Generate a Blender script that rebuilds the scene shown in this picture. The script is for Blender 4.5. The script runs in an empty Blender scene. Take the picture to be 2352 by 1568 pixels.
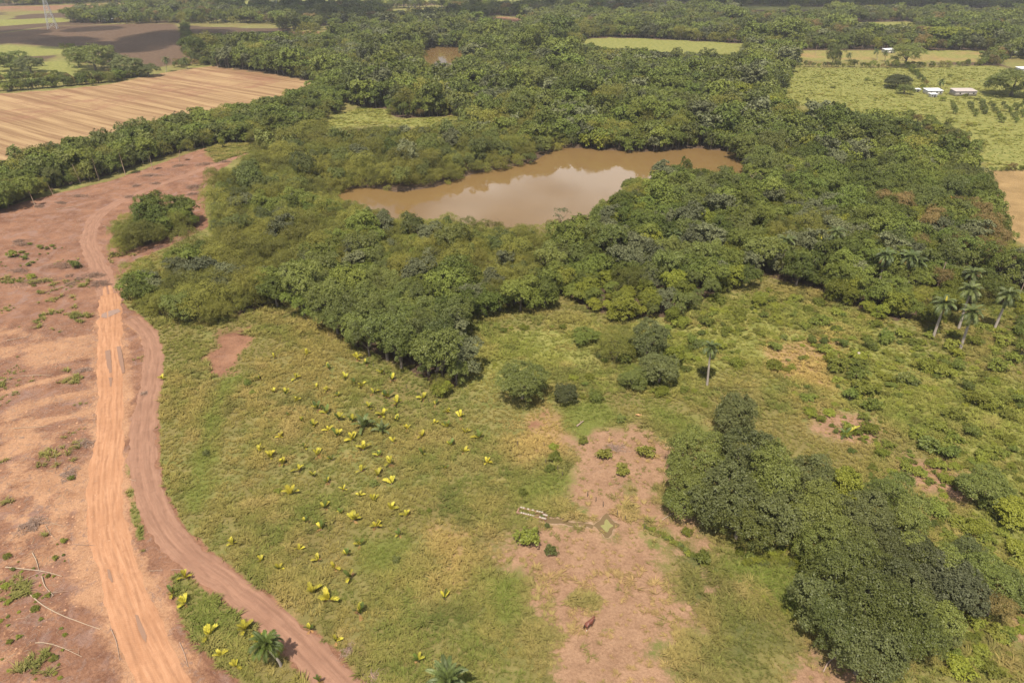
import bpy, math, random
import numpy as np
from mathutils import Vector, Matrix

R = math.radians
rng = np.random.default_rng(11)
random.seed(11)
SC = bpy.context.scene
COL = SC.collection

# ------------------------------------------------------------------ camera, sky, sun, exposure
CAM_H, PITCH, FPX = 85.0, R(30.0), 1569.0          # FPX: focal length for a 2352 px wide picture
cam = bpy.data.cameras.new('drone_camera')
cam.sensor_width = 36.0
cam.lens = 36.0 * FPX / 2352.0
cam.clip_start, cam.clip_end = 0.5, 20000.0
camo = bpy.data.objects.new('drone_camera', cam)
camo.location = (0, 0, CAM_H)
camo.rotation_euler = (R(90) - PITCH, 0, 0)
COL.objects.link(camo)
SC.camera = camo

SUN_EL, SUN_AZ = R(64), R(198)                     # azimuth clockwise from +Y: behind the camera, slightly left
sun_from = Vector((math.sin(SUN_AZ) * math.cos(SUN_EL), math.cos(SUN_AZ) * math.cos(SUN_EL), math.sin(SUN_EL)))
W = bpy.data.worlds.new('World')
SC.world = W
W.use_nodes = True
wn = W.node_tree
wn.nodes.clear()
wo = wn.nodes.new('ShaderNodeOutputWorld')
wb = wn.nodes.new('ShaderNodeBackground')
sky = wn.nodes.new('ShaderNodeTexSky')
sky.sky_type = 'NISHITA'
sky.sun_disc = False
sky.sun_elevation = SUN_EL
sky.sun_rotation = SUN_AZ
sky.dust_density = 2.0
wc = wn.nodes.new('ShaderNodeTexCoord')
wnz = wn.nodes.new('ShaderNodeTexNoise')
wnz.inputs['Scale'].default_value = 2.6
wnz.inputs['Detail'].default_value = 6
wmap = wn.nodes.new('ShaderNodeMapping')
wmap.inputs['Scale'].default_value = (1, 1, 2.4)
wmap.inputs['Location'].default_value = (0.0, 0.0, 0.0)
wr = wn.nodes.new('ShaderNodeValToRGB')
wr.color_ramp.elements[0].position = 0.47
wr.color_ramp.elements[1].position = 0.60
wm = wn.nodes.new('ShaderNodeMix')
wm.data_type = 'RGBA'
wm.inputs[7].default_value = (13.5, 13.6, 13.9, 1)
wn.links.new(wc.outputs['Generated'], wmap.inputs[0])
wn.links.new(wmap.outputs[0], wnz.inputs['Vector'])
wn.links.new(wnz.outputs['Fac'], wr.inputs[0])
wn.links.new(wr.outputs[0], wm.inputs[0])
wn.links.new(sky.outputs[0], wm.inputs[6])
wn.links.new(wm.outputs[2], wb.inputs[0])
wb.inputs[1].default_value = 0.075
wn.links.new(wb.outputs[0], wo.inputs[0])

sl = bpy.data.lights.new('sun', 'SUN')
sl.energy = 5.0
sl.angle = R(0.53)
sl.color = (1.0, 0.92, 0.80)
so = bpy.data.objects.new('sun', sl)
so.rotation_euler = (-sun_from).to_track_quat('-Z', 'Y').to_euler()
so.location = (0, 0, 300)
COL.objects.link(so)
SC.view_settings.view_transform = 'Standard'
SC.view_settings.look = 'None'
SC.view_settings.gamma = 1.0
SC.view_settings.exposure = 0.39
SC.view_settings.use_curve_mapping = False

# ------------------------------------------------------------------ helpers: projection, noise, polygons
cP, sP = math.cos(PITCH), math.sin(PITCH)
def G(u, v, h=0.0):
    """point at height h seen at (u, v) of the 2352 px wide picture"""
    x, y = (u - 1176.0) / FPX, (v - 784.0) / FPX
    t = (h - CAM_H) / (-sP - y * cP)
    return (x * t, (cP - y * sP) * t)
def GS(u, v, h=0.0):                                # the same from 4096 px coordinates
    return G(u * 2352 / 4096.0, v * 2352 / 4096.0, h)
def PR(x, y, z):
    zf = y * cP - (z - CAM_H) * sP
    zf = np.where(np.abs(zf) < 1e-3, 1e-3, zf)
    return 1176 + FPX * x / zf, 784 - FPX * (y * sP + (z - CAM_H) * cP) / zf, zf
def top_of(bu, bv, cu, cv):
    """base pixel and crown pixel -> base x, y, height, sideways lean"""
    bx, by = G(bu, bv)
    x, y = (cu - 1176.0) / FPX, (cv - 784.0) / FPX
    t = by / (cP - y * sP)
    return bx, by, CAM_H + (-sP - y * cP) * t, x * t - bx

def _hash(ix, iy, seed):
    n = (ix.astype(np.int64) * 374761393 + iy.astype(np.int64) * 668265263 + seed * 1442695041) & 0x7fffffff
    n = ((n ^ (n >> 13)) * 1274126177) & 0x7fffffff
    return ((n ^ (n >> 16)) & 0xffff) / 65535.0
def vnoise(x, y, seed=0):
    ix, iy = np.floor(x), np.floor(y)
    fx, fy = x - ix, y - iy
    fx, fy = fx * fx * (3 - 2 * fx), fy * fy * (3 - 2 * fy)
    a, b = _hash(ix, iy, seed), _hash(ix + 1, iy, seed)
    c, d = _hash(ix, iy + 1, seed), _hash(ix + 1, iy + 1, seed)
    return (a * (1 - fx) + b * fx) * (1 - fy) + (c * (1 - fx) + d * fx) * fy
def fbm(x, y, scale, seed=0, octaves=3):
    x, y = np.asarray(x, float) / scale, np.asarray(y, float) / scale
    s, amp, tot = 0.0, 1.0, 0.0
    for o in range(octaves):
        s = s + amp * vnoise(x, y, seed + o * 17)
        tot += amp
        amp *= 0.5
        x, y = x * 2.03 + 5.1, y * 2.03 + 9.7
    return s / tot
def smooth(a, b, x):
    t = np.clip((x - a) / (b - a), 0, 1)
    return t * t * (3 - 2 * t)

def P(*pts):
    """pixel polygon (u, v[, h]) -> ground polygon"""
    return np.array([G(*p) for p in pts])
def sdf(poly, X, Y):
    d2 = np.full(X.shape, 1e18)
    ins = np.zeros(X.shape, bool)
    n = len(poly)
    for i in range(n):
        ax, ay = poly[i]
        bx, by = poly[(i + 1) % n]
        ex, ey = bx - ax, by - ay
        t = np.clip(((X - ax) * ex + (Y - ay) * ey) / (ex * ex + ey * ey + 1e-12), 0, 1)
        d2 = np.minimum(d2, (X - ax - t * ex) ** 2 + (Y - ay - t * ey) ** 2)
        c = ((ay > Y) != (by > Y)) & (X < (bx - ax) * (Y - ay) / (by - ay + 1e-12) + ax)
        ins ^= c
    d = np.sqrt(d2)
    return np.where(ins, -d, d)
def near_box(poly, X, Y, m):
    lo, hi = poly.min(0) - m, poly.max(0) + m
    return (X > lo[0]) & (X < hi[0]) & (Y > lo[1]) & (Y < hi[1])
def pmask(polys, X, Y, soft, jit=0.0, seed=3, js=9.0, off=0.0):
    out = np.zeros(X.shape)
    for k, p in enumerate(polys):
        s = soft[k] if isinstance(soft, (list, tuple)) else soft
        b = near_box(p, X, Y, s + 8)
        if not b.any():
            continue
        d = sdf(p, X[b], Y[b]) + off
        if jit:
            d = d + (fbm(X[b], Y[b], js, seed) - 0.5) * jit * 2
        out[b] = np.maximum(out[b], np.clip(0.5 - d / s, 0, 1))
    return out
def inside(poly, X, Y):
    out = np.zeros(X.shape, bool)
    b = near_box(poly, X, Y, 0.1)
    if b.any():
        out[b] = sdf(poly, X[b], Y[b]) < 0
    return out
def fat(poly, d):
    c = poly.mean(0)
    return c + (poly - c) * (1 + d)
def spline(pts, step=0.6):
    pts = [np.array(p, float) for p in pts]
    pts = [2 * pts[0] - pts[1]] + pts + [2 * pts[-1] - pts[-2]]
    out = []
    for i in range(1, len(pts) - 2):
        p0, p1, p2, p3 = pts[i - 1:i + 3]
        n = max(2, int(np.linalg.norm(p2[:2] - p1[:2]) / step))
        for k in range(n):
            t = k / n
            out.append(0.5 * (2 * p1 + (p2 - p0) * t + (2 * p0 - 5 * p1 + 4 * p2 - p3) * t * t + (3 * p1 - p0 - 3 * p2 + p3) * t ** 3))
    out.append(pts[-2])
    return np.array(out)
def path_dist(path, X, Y):
    """distance to a sampled path minus its half width (third column)"""
    d = np.full(X.shape, 1e9)
    lo, hi = path[:, :2].min(0) - 25, path[:, :2].max(0) + 25
    b = (X > lo[0]) & (X < hi[0]) & (Y > lo[1]) & (Y < hi[1])
    if b.any():
        xb, yb = X[b], Y[b]
        db = np.full(xb.shape, 1e9)
        for q in path[::3]:
            db = np.minimum(db, np.hypot(xb - q[0], yb - q[1]) - q[2])
        d[b] = db
    return d

# ------------------------------------------------------------------ layout of the land (pixel outlines -> ground)
POND = P((742, 448), (800, 430), (870, 426), (930, 436), (1000, 426), (1080, 398), (1150, 384), (1222, 371), (1255, 350),
         (1290, 336), (1380, 341), (1480, 346), (1600, 338), (1690, 346), (1728, 405), (1732, 425), (1640, 408), (1500, 408),
         (1415, 455), (1370, 512), (1230, 545), (1080, 535), (960, 528), (850, 500), (742, 468))
POND2 = P((945, 142), (985, 108), (1078, 110), (1068, 138), (1022, 160))
MAIN = spline([(*G(640, 335), 1.6), (*G(545, 362), 1.8), (*G(430, 402), 2.0), (*G(310, 448), 2.2), (*G(232, 490), 2.5), (*G(205, 545), 2.8), (*G(222, 600), 3.0),
               (*G(245, 660), 3.1), (*G(252, 720), 3.0), (*G(252, 790), 2.8), (*G(255, 870), 2.8), (*G(254, 950), 2.7),
               (*G(248, 1040), 2.8), (*G(240, 1130), 2.9), (*G(248, 1230), 3.0), (*G(278, 1330), 3.0), (*G(318, 1440), 3.1),
               (*G(372, 1560), 3.2), (*G(450, 1720), 3.2)], 0.6)
BRANCH = spline([(*G(292, 722), 2.4), (*G(335, 760), 2.2), (*G(352, 810), 2.2), (*G(345, 880), 2.4), (*G(332, 960), 2.6), (*G(328, 1040), 2.6),
                 (*G(340, 1120), 2.6), (*G(375, 1200), 2.5), (*G(440, 1275), 2.4), (*G(530, 1345), 2.4), (*G(630, 1425), 2.5),
                 (*G(720, 1510), 2.6), (*G(810, 1600), 2.7), (*G(920, 1720), 2.7)], 0.6)
LOOP = spline([(*G(-60, 752), 2.0), (*G(60, 770), 2.0), (*G(140, 785), 1.9), (*G(205, 815), 1.8), (*G(235, 850), 1.6)], 0.6)
LOOP2 = spline([(*G(-60, 1180), 2.0), (*G(40, 1075), 2.0), (*G(110, 1010), 2.0), (*G(180, 975), 1.8), (*G(228, 980), 1.8)], 0.6)
CART = spline([(*G(-300, 330), .5), (*G(0, 288), .5), (*G(200, 262), .5), (*G(400, 232), .5), (*G(560, 209), .5), (*G(667, 192), .5)], 1.5)
CLEARED = P((-400, 540), (0, 480), (100, 452), (260, 415), (380, 372), (470, 340), (540, 345), (545, 365), (480, 410), (470, 480), (480, 520), (400, 560),
            (310, 600), (285, 640), (285, 690), (300, 720), (355, 755), (372, 800), (370, 860), (360, 930), (362, 1000), (372, 1080), (400, 1180),
            (470, 1270), (600, 1370), (720, 1455), (830, 1560), (960, 1700), (-300, 1700))
GRASSISLE = P((398, 1318), (430, 1310), (500, 1375), (580, 1440), (640, 1500), (720, 1580), (760, 1640), (600, 1640), (545, 1560), (470, 1500), (420, 1430), (395, 1370))
PASTURE_E = P((1818, 155), (1900, 156), (2100, 157), (2290, 152), (2330, 175), (2500, 180), (2700, 400), (2400, 392), (2270, 392), (2225, 350), (2130, 300),
              (2050, 275), (1950, 262), (1870, 252), (1795, 228), (1800, 190))
FIELD_E = P((2275, 392), (2420, 390), (2600, 470), (2480, 600), (2352, 560), (2322, 548), (2300, 480), (2272, 420))
STUB = P((-500, 290), (-100, 222), (0, 214), (120, 208), (250, 195), (330, 176), (430, 158), (490, 152), (560, 162), (650, 174), (735, 193), (700, 225),
         (560, 270), (300, 330), (0, 400), (-500, 520))
CLEARING = P((735, 292), (760, 265), (830, 248), (895, 252), (905, 274), (1000, 268), (1092, 266), (1102, 280), (990, 292), (880, 285), (800, 294), (742, 300))
CLEAR_N = P((470, 345), (520, 330), (600, 330), (620, 348), (560, 362), (500, 380))
CANE = P((1312, 92), (1400, 86), (1500, 90), (1722, 101), (1692, 127), (1560, 124), (1420, 113), (1345, 104))
POOL = P((1394, 1178), (1399, 1186), (1403, 1193), (1411, 1198), (1424, 1203), (1421, 1209), (1412, 1213), (1408, 1220), (1405, 1228), (1397, 1236), (1389, 1233), (1384, 1225), (1377, 1217), (1368, 1211), (1359, 1207), (1368, 1201), (1378, 1196), (1384, 1187))
CHANNEL = spline([(*G(1243, 1189), 0.80), (*G(1262, 1196), 0.62), (*G(1285, 1196), 0.50), (*G(1312, 1203), 0.36), (*G(1338, 1203), 0.30), (*G(1362, 1210), 0.45)], 0.4)

# bare / coloured patches of the near pasture
SOIL = [P((490, 755), (590, 742), (600, 775), (560, 850), (500, 870), (455, 845), (480, 790)),
        P((1220, 935), (1270, 925), (1290, 950), (1240, 990), (1195, 975))]
DRY = [P((1305, 990), (1370, 985), (1440, 990), (1540, 1000), (1570, 1050), (1500, 1090), (1505, 1130), (1540, 1180), (1600, 1230), (1480, 1215), (1430, 1215),
         (1370, 1215), (1350, 1170), (1260, 1150), (1270, 1100), (1340, 1080), (1320, 1030)),
       P((1230, 1240), (1330, 1220), (1450, 1230), (1530, 1260), (1560, 1330), (1620, 1400), (1610, 1450), (1530, 1490), (1560, 1560), (1700, 1590), (1900, 1620),
         (1800, 1760), (1300, 1760), (1330, 1580), (1290, 1480), (1260, 1440), (1230, 1350), (1175, 1290)),
       P((1760, 1560), (1860, 1490), (1960, 1530), (2030, 1590), (1980, 1660), (1750, 1650)),
       P((1880, 930), (1960, 960), (1985, 1000), (1930, 1010), (1880, 985)),
       P((2080, 1060), (2180, 1080), (2230, 1110), (2200, 1130), (2100, 1110)),
       P((2290, 1400), (2360, 1360), (2400, 1500), (2330, 1560), (2290, 1480)),
       P((1590, 985), (1625, 960), (1640, 1000), (1570, 1060), (1520, 1100), (1510, 1070))]
TAN = [P((1210, 955), (1290, 945), (1320, 990), (1310, 1030), (1260, 1060), (1200, 1050), (1195, 1000)),
       P((1010, 1220), (1090, 1200), (1110, 1250), (1080, 1300), (1100, 1370), (1040, 1400), (1000, 1330)),
       P((1760, 800), (1900, 760), (1960, 830), (1900, 900), (1780, 860)),
       P((600, 1380), (700, 1450), (800, 1540), (860, 1600), (800, 1600), (690, 1500), (580, 1410))]
LUSH = [P((1295, 935), (1370, 915), (1420, 940), (1460, 960), (1420, 985), (1330, 1010), (1300, 980)),
        P((1500, 935), (1600, 960), (1630, 1000), (1580, 1010), (1500, 980)),
        P((1190, 1120), (1260, 1060), (1330, 1090), (1300, 1130), (1240, 1190), (1180, 1200)),
        P((1670, 1285), (1770, 1300), (1870, 1320), (1880, 1450), (1780, 1385), (1680, 1315)),
        P((2040, 930), (2120, 960), (2160, 990), (2120, 1000), (2060, 960)),
        P((470, 950), (530, 850), (545, 860), (505, 960), (480, 1080), (470, 1180), (430, 1180), (450, 1060)),
        P((830, 1240), (930, 1230), (960, 1290), (880, 1330), (820, 1310)),
        P((1110, 1330), (1190, 1310), (1200, 1400), (1130, 1420))]
YEL = [PASTURE_E, CLEARING,
       P((1480, 760), (1700, 690), (1900, 720), (2060, 770), (2150, 830), (2352, 880), (2500, 1000), (2500, 1300), (2200, 1250), (2100, 1000), (1900, 920), (1700, 850), (1560, 900), (1480, 920)),
       P((1080, 760), (1290, 740), (1380, 760), (1400, 880), (1240, 860), (1120, 880))]
DARKG = [P((1560, 1240), (1630, 1290), (1690, 1345), (1780, 1420), (1820, 1480), (1700, 1530), (1620, 1420), (1560, 1350)),
         P((1180, 1180), (1240, 1200), (1250, 1245), (1190, 1240))]
PLOUGH = [P((-600, 90), (0, 78), (120, 60), (260, 56), (400, 54), (425, 90), (425, 128), (470, 140), (430, 150), (395, 150), (330, 160), (290, 130), (200, 118), (150, 108), (0, 100), (-600, 115))]
FARSOIL = [P((-300, 22), (120, 12), (360, 4), (365, 9), (150, 24), (-300, 40)), P((1115, 42), (1140, 36), (1185, 38), (1215, 46), (1245, 48), (1190, 52), (1130, 50)),
                      P((730, 62), (770, 58), (760, 72)), P((620, 78), (700, 70), (760, 74), (700, 84))]
MIXF = P((1815, 118), (1900, 116), (2260, 118), (2300, 130), (2250, 142), (2040, 142), (1830, 135))
FARGREEN = [MIXF, P((-300, 108), (0, 104), (150, 112), (165, 122), (100, 128), (-300, 140)), P((-400, 175), (0, 150), (140, 140), (220, 160), (230, 175), (90, 195), (-400, 225)),
            P((-300, 55), (0, 45), (150, 42), (160, 50), (0, 60), (-300, 75)), P((350, 10), (900, -10), (1400, -12), (1420, 3), (900, 8), (420, 16)), P((1375, 10), (1700, 15), (2000, 17), (2352, 21), (2352, 27), (1900, 24), (1420, 18)),
            P((1100, 5), (1300, 3), (1320, 12), (1130, 16)), P((880, 24), (1000, 18), (1060, 28), (900, 36)), CANE,
            P((1690, 28), (1900, 30), (1890, 38), (1700, 36)), P((1930, 52), (2090, 50), (2110, 70), (2000, 78))]
FIELDS_ALL = [STUB, PASTURE_E, FIELD_E, CLEARING, CANE, CLEAR_N] + PLOUGH + FARSOIL + FARGREEN

FOREST = {
 'wood': P((285, 668, 4), (308, 640, 4), (385, 602, 4), (455, 567, 4), (500, 535, 4), (492, 480, 4), (500, 425, 4), (540, 388, 4), (600, 345, 4), (645, 322, 5), (740, 300), (800, 296), (880, 288), (990, 294), (1105, 282),
           (1200, 300), (1400, 320), (1700, 320), (1900, 320), (2130, 320, 6), (2230, 355, 6), (2262, 400, 6), (2300, 480, 5), (2325, 560, 5), (2420, 640, 4), (2352, 700), (2230, 715), (2150, 745), (2060, 752), (1960, 715), (1850, 672),
           (1760, 645), (1690, 670), (1630, 700), (1560, 742), (1430, 742), (1330, 722), (1300, 690), (1270, 690), (1245, 722), (1150, 716), (1065, 745), (1045, 800),
           (1085, 860), (1080, 908), (990, 912), (930, 872), (850, 826), (765, 788), (705, 735), (680, 705), (600, 722), (520, 742), (440, 748), (350, 742), (290, 690)),
 'belt': P((-200, 545), (0, 492), (60, 466), (100, 447), (250, 408), (380, 362), (500, 332), (560, 330), (640, 318), (740, 292), (790, 245), (720, 205, 5), (650, 222, 6), (560, 245, 6), (450, 265, 6), (300, 300, 6), (150, 338, 6), (0, 372, 6), (-200, 420, 6)),
 'island': P((250, 575, 2), (288, 500, 4), (345, 476, 4), (428, 472, 4), (456, 496, 3), (456, 516), (378, 556), (296, 582)),
 'north': P((470, 112, 5), (560, 100, 5), (700, 88, 5), (900, 72), (1050, 62), (1250, 66), (1400, 80), (1700, 96), (1830, 112), (1815, 160), (1805, 190, 6), (1798, 230, 6), (1870, 258, 6), (1960, 270, 6), (2060, 285, 6), (2135, 312, 6), (2180, 330, 6),
            (1700, 334), (1400, 334), (1280, 330), (1240, 350), (1100, 330), (1000, 300), (800, 240), (740, 215), (725, 196), (650, 178), (560, 166), (490, 156)),
}

def ground_z(x, y):
    x, y = np.asarray(x, float), np.asarray(y, float)
    z = (fbm(x, y, 28, 5, 2) - 0.5) * 0.5
    d = np.full(x.shape, 99.0)
    for pl in (POND, POND2):
        b = near_box(pl, x, y, 12)
        if b.any():
            d[b] = np.minimum(d[b], sdf(pl, x[b], y[b]))
    k = smooth(8, 2, d)
    z = z * (1 - k) - smooth(2.0, -3.0, d) * 2.2
    px, py = G(1330, 1205)
    z = z * smooth(9, 15, np.hypot(x - px, y - py))
    far = np.hypot(x, y)
    return z + smooth(1500, 4500, far) * 25 * fbm(x, y, 900, 8, 2)
def gz(x, y):
    return float(ground_z(np.array([x]), np.array([y]))[0])

CLS = ('soil', 'pale', 'dry', 'tan', 'lush', 'yel', 'stub', 'plough', 'litter', 'dgreen', 'mud')
def land(X, Y):
    m = {}
    dm, db = path_dist(MAIN, X, Y), path_dist(BRANCH, X, Y)
    dl = np.minimum(path_dist(LOOP, X, Y), path_dist(LOOP2, X, Y))
    wob = (fbm(X, Y, 4, 21) - 0.5) * 2.2
    cl = pmask([CLEARED], X, Y, 1.6, 0.9, 5, 3)
    isl = pmask([GRASSISLE], X, Y, 2.0, 0.8, 6, 3)
    isl = np.maximum(isl, pmask([P((285, 1070), (300, 1040), (318, 1130), (332, 1240), (318, 1240), (290, 1140))], X, Y, 1.6, 0.6, 7, 3))
    gn = fbm(X, Y, 9, 31)
    m['soil'] = np.maximum.reduce([cl * (1 - isl), pmask(SOIL, X, Y, [8, 8], 3, 8, 4) * 0.70, pmask(FARSOIL, X, Y, 14, 6, 9, 20) * (.30 + .5 * gn), np.clip(0.5 - (db + wob) / 2.2, 0, 1)])
    m['soil'] = m['soil'] * (1 - pmask([CLEAR_N], X, Y, 8, 2))
    west = pmask([P((-300, 735), (215, 745), (235, 800), (225, 1000), (215, 1140), (160, 1160), (150, 1420), (140, 1700), (-300, 1700))], X, Y, 3.0, 2)
    flank = pmask([P((160, 1130), (235, 1120), (245, 1250), (280, 1380), (240, 1420), (150, 1390), (150, 1250)), P((300, 1275), (335, 1290), (350, 1390), (330, 1420), (305, 1350))], X, Y, 3.0, 1.2, 4, 4)
    ax_, ay_ = G(60, 1180)
    rr_, th_ = np.hypot(X - ax_, Y - ay_), np.arctan2(Y - ay_, X - ax_)
    streak = .55 * fbm(rr_ + 3 * fbm(X, Y, 9, 42), th_ * 5.0, 4.5, 40, 4) + .45 * fbm(X, Y, 11, 41)
    m['pale'] = np.maximum.reduce([np.clip(0.5 - (dm + wob * 1.8 - 1.3) / 4.6, 0, 1) * smooth(176, 150, Y), np.clip(0.5 - (dl + wob * 1.5) / 5.0, 0, 1) * (.45 + .6 * fbm(X, Y, 2.5, 46)),
                                   west * smooth(0.38, 0.62, streak) * 0.84, flank * (.55 + .45 * fbm(X, Y, 3.5, 47)),
                                   pmask([P((270, 735), (330, 745), (372, 800), (365, 850), (345, 800), (300, 760))], X, Y, 2.0, 0.7) * 0.8])
    m['dry'] = np.maximum(pmask(DRY, X, Y, 12, 6, 10, 8), pmask([fat(DRY[1], .16)], X, Y, 9, 5, 10, 8)) * (1 - .6 * smooth(.60, .72, fbm(X, Y, 7, 44) * .7 + fbm(X, Y, 2.4, 45) * .3))
    m['tan'] = np.maximum.reduce([pmask(TAN, X, Y, 8, 4, 11, 7), pmask([FIELD_E], X, Y, 3, 1, 12, 7), pmask([MIXF], X, Y, 10, 5) * (.25 + .6 * fbm(X, Y, 22, 49))])
    m['lush'] = np.maximum(pmask(LUSH, X, Y, [7, 7, 7, 3, 7, 4, 7, 7], 3, 13, 6), cl * isl * 0.35)
    m['yel'] = np.maximum(pmask(YEL, X, Y, [6, 5, 14, 12], 5, 14, 10), pmask(FARGREEN, X, Y, 10, 3, 15, 15))
    m['stub'] = pmask([STUB], X, Y, 2.5, 0.8)
    cart = np.clip(.5 - (path_dist(CART, X, Y) + wob * .3) / 1.6, 0, 1) * .8
    half = pmask([P((-400, 235), (0, 214), (250, 195), (430, 158), (490, 152), (640, 174), (667, 190), (350, 240), (0, 287), (-400, 345))], X, Y, 10, 3) * (.22 + .42 * fbm(X * .25, Y, 3.5, 48))
    m['soil'] = np.maximum.reduce([m['soil'], cart * m['stub'], half * m['stub']])
    m['plough'] = pmask(PLOUGH, X, Y, 14, 4)
    lt = pmask([FOREST[k] for k in FOREST], X, Y, 3.0, 1.5, 3, 5, 3.0)
    far = smooth(640, 760, np.hypot(X, Y)) * smooth(0.36, 0.5, fbm(X, Y, 120, 51)) * (1 - pmask(FIELDS_ALL, X, Y, 15, 0))
    m['litter'] = np.maximum(lt, far * 0.85) * (1 - pmask([CLEARING, PASTURE_E, CANE, STUB, FIELD_E] + PLOUGH + FARSOIL + FARGREEN, X, Y, 4, 1))
    m['dgreen'] = pmask(DARKG, X, Y, 7, 3, 16, 5)
    m['mud'] = np.maximum(np.clip(0.5 - (path_dist(CHANNEL, X, Y) - 0.45 + wob * 0.15) / 0.7, 0, 1), pmask([POOL], X, Y, 3.0, 0.4, 17, 2) * 1.0)
    dp = np.full(X.shape, 99.0)
    for pl in (POND, POND2):
        b = near_box(pl, X, Y, 8)
        if b.any():
            dp[b] = np.minimum(dp[b], sdf(pl, X[b], Y[b]))
    m['litter'] = np.maximum(m['litter'], smooth(2.4, 0.8, dp))
    return m

# ------------------------------------------------------------------ node helpers
class NT:
    def __init__(self, mat):
        mat.use_nodes = True
        self.t = mat.node_tree
        self.t.nodes.clear()
        self.out = self.t.nodes.new('ShaderNodeOutputMaterial')
    def n(self, kind, props=None, **inp):
        nd = self.t.nodes.new('ShaderNode' + kind)
        for k, v in (props or {}).items():
            setattr(nd, k, v)
        for k, v in inp.items():
            self.set(nd, k.replace('_', ' ') if not k.startswith('i') or not k[1:].isdigit() else int(k[1:]), v)
        return nd
    def set(self, nd, key, v):
        s = nd.inputs[key]
        if isinstance(v, bpy.types.NodeSocket):
            self.t.links.new(v, s)
        else:
            s.default_value = v
    def math(self, op, a, b=0.0, c=0.0, clamp=False):
        nd = self.n('Math', {'operation': op, 'use_clamp': clamp}, i0=a, i1=b, i2=c)
        return nd.outputs[0]
    def mix(self, f, a, b, blend='MIX'):
        nd = self.n('Mix', {'data_type': 'RGBA', 'blend_type': blend}, i0=f, i6=a, i7=b)
        return nd.outputs[2]
    def noise(self, vec, scale, detail=3.0, rough=0.55, dist=0.0):
        nd = self.n('TexNoise', None, Vector=vec, Scale=scale, Detail=detail, Roughness=rough, Distortion=dist)
        return nd.outputs['Fac']
    def ramp(self, f, a, b):
        nd = self.n('MapRange', {'interpolation_type': 'SMOOTHSTEP'}, i0=f, i1=a, i2=b, i3=0.0, i4=1.0)
        return nd.outputs[0]
    def attr(self, name, kind='GEOMETRY'):
        nd = self.n('Attribute', {'attribute_name': name, 'attribute_type': kind})
        return nd
    def pos(self):
        return self.n('NewGeometry').outputs['Position']
    def bump(self, h, strength, dist):
        return self.n('Bump', None, Strength=strength, Distance=dist, Height=h).outputs[0]
    def done(self, shader):
        self.t.links.new(shader, self.out.inputs[0])
def c4(r, g, b):
    return (r, g, b, 1.0)
def new_mat(name):
    m = bpy.data.materials.new(name)
    return m, NT(m)
def plain(name, col, rough=0.8, var=0.25, scale=3.0, spec=0.3, metallic=0.0):
    m, t = new_mat(name)
    oc = t.n('TexCoord').outputs['Object']
    f = t.noise(oc, scale, 4)
    a = tuple(c * (1 - var) for c in col)
    b = tuple(min(1, c * (1 + var)) for c in col)
    bs = t.n('BsdfPrincipled', None, Base_Color=t.mix(f, c4(*a), c4(*b)), Roughness=rough, Metallic=metallic)
    bs.inputs['Specular IOR Level'].default_value = spec
    t.done(bs.outputs[0])
    return m

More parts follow.
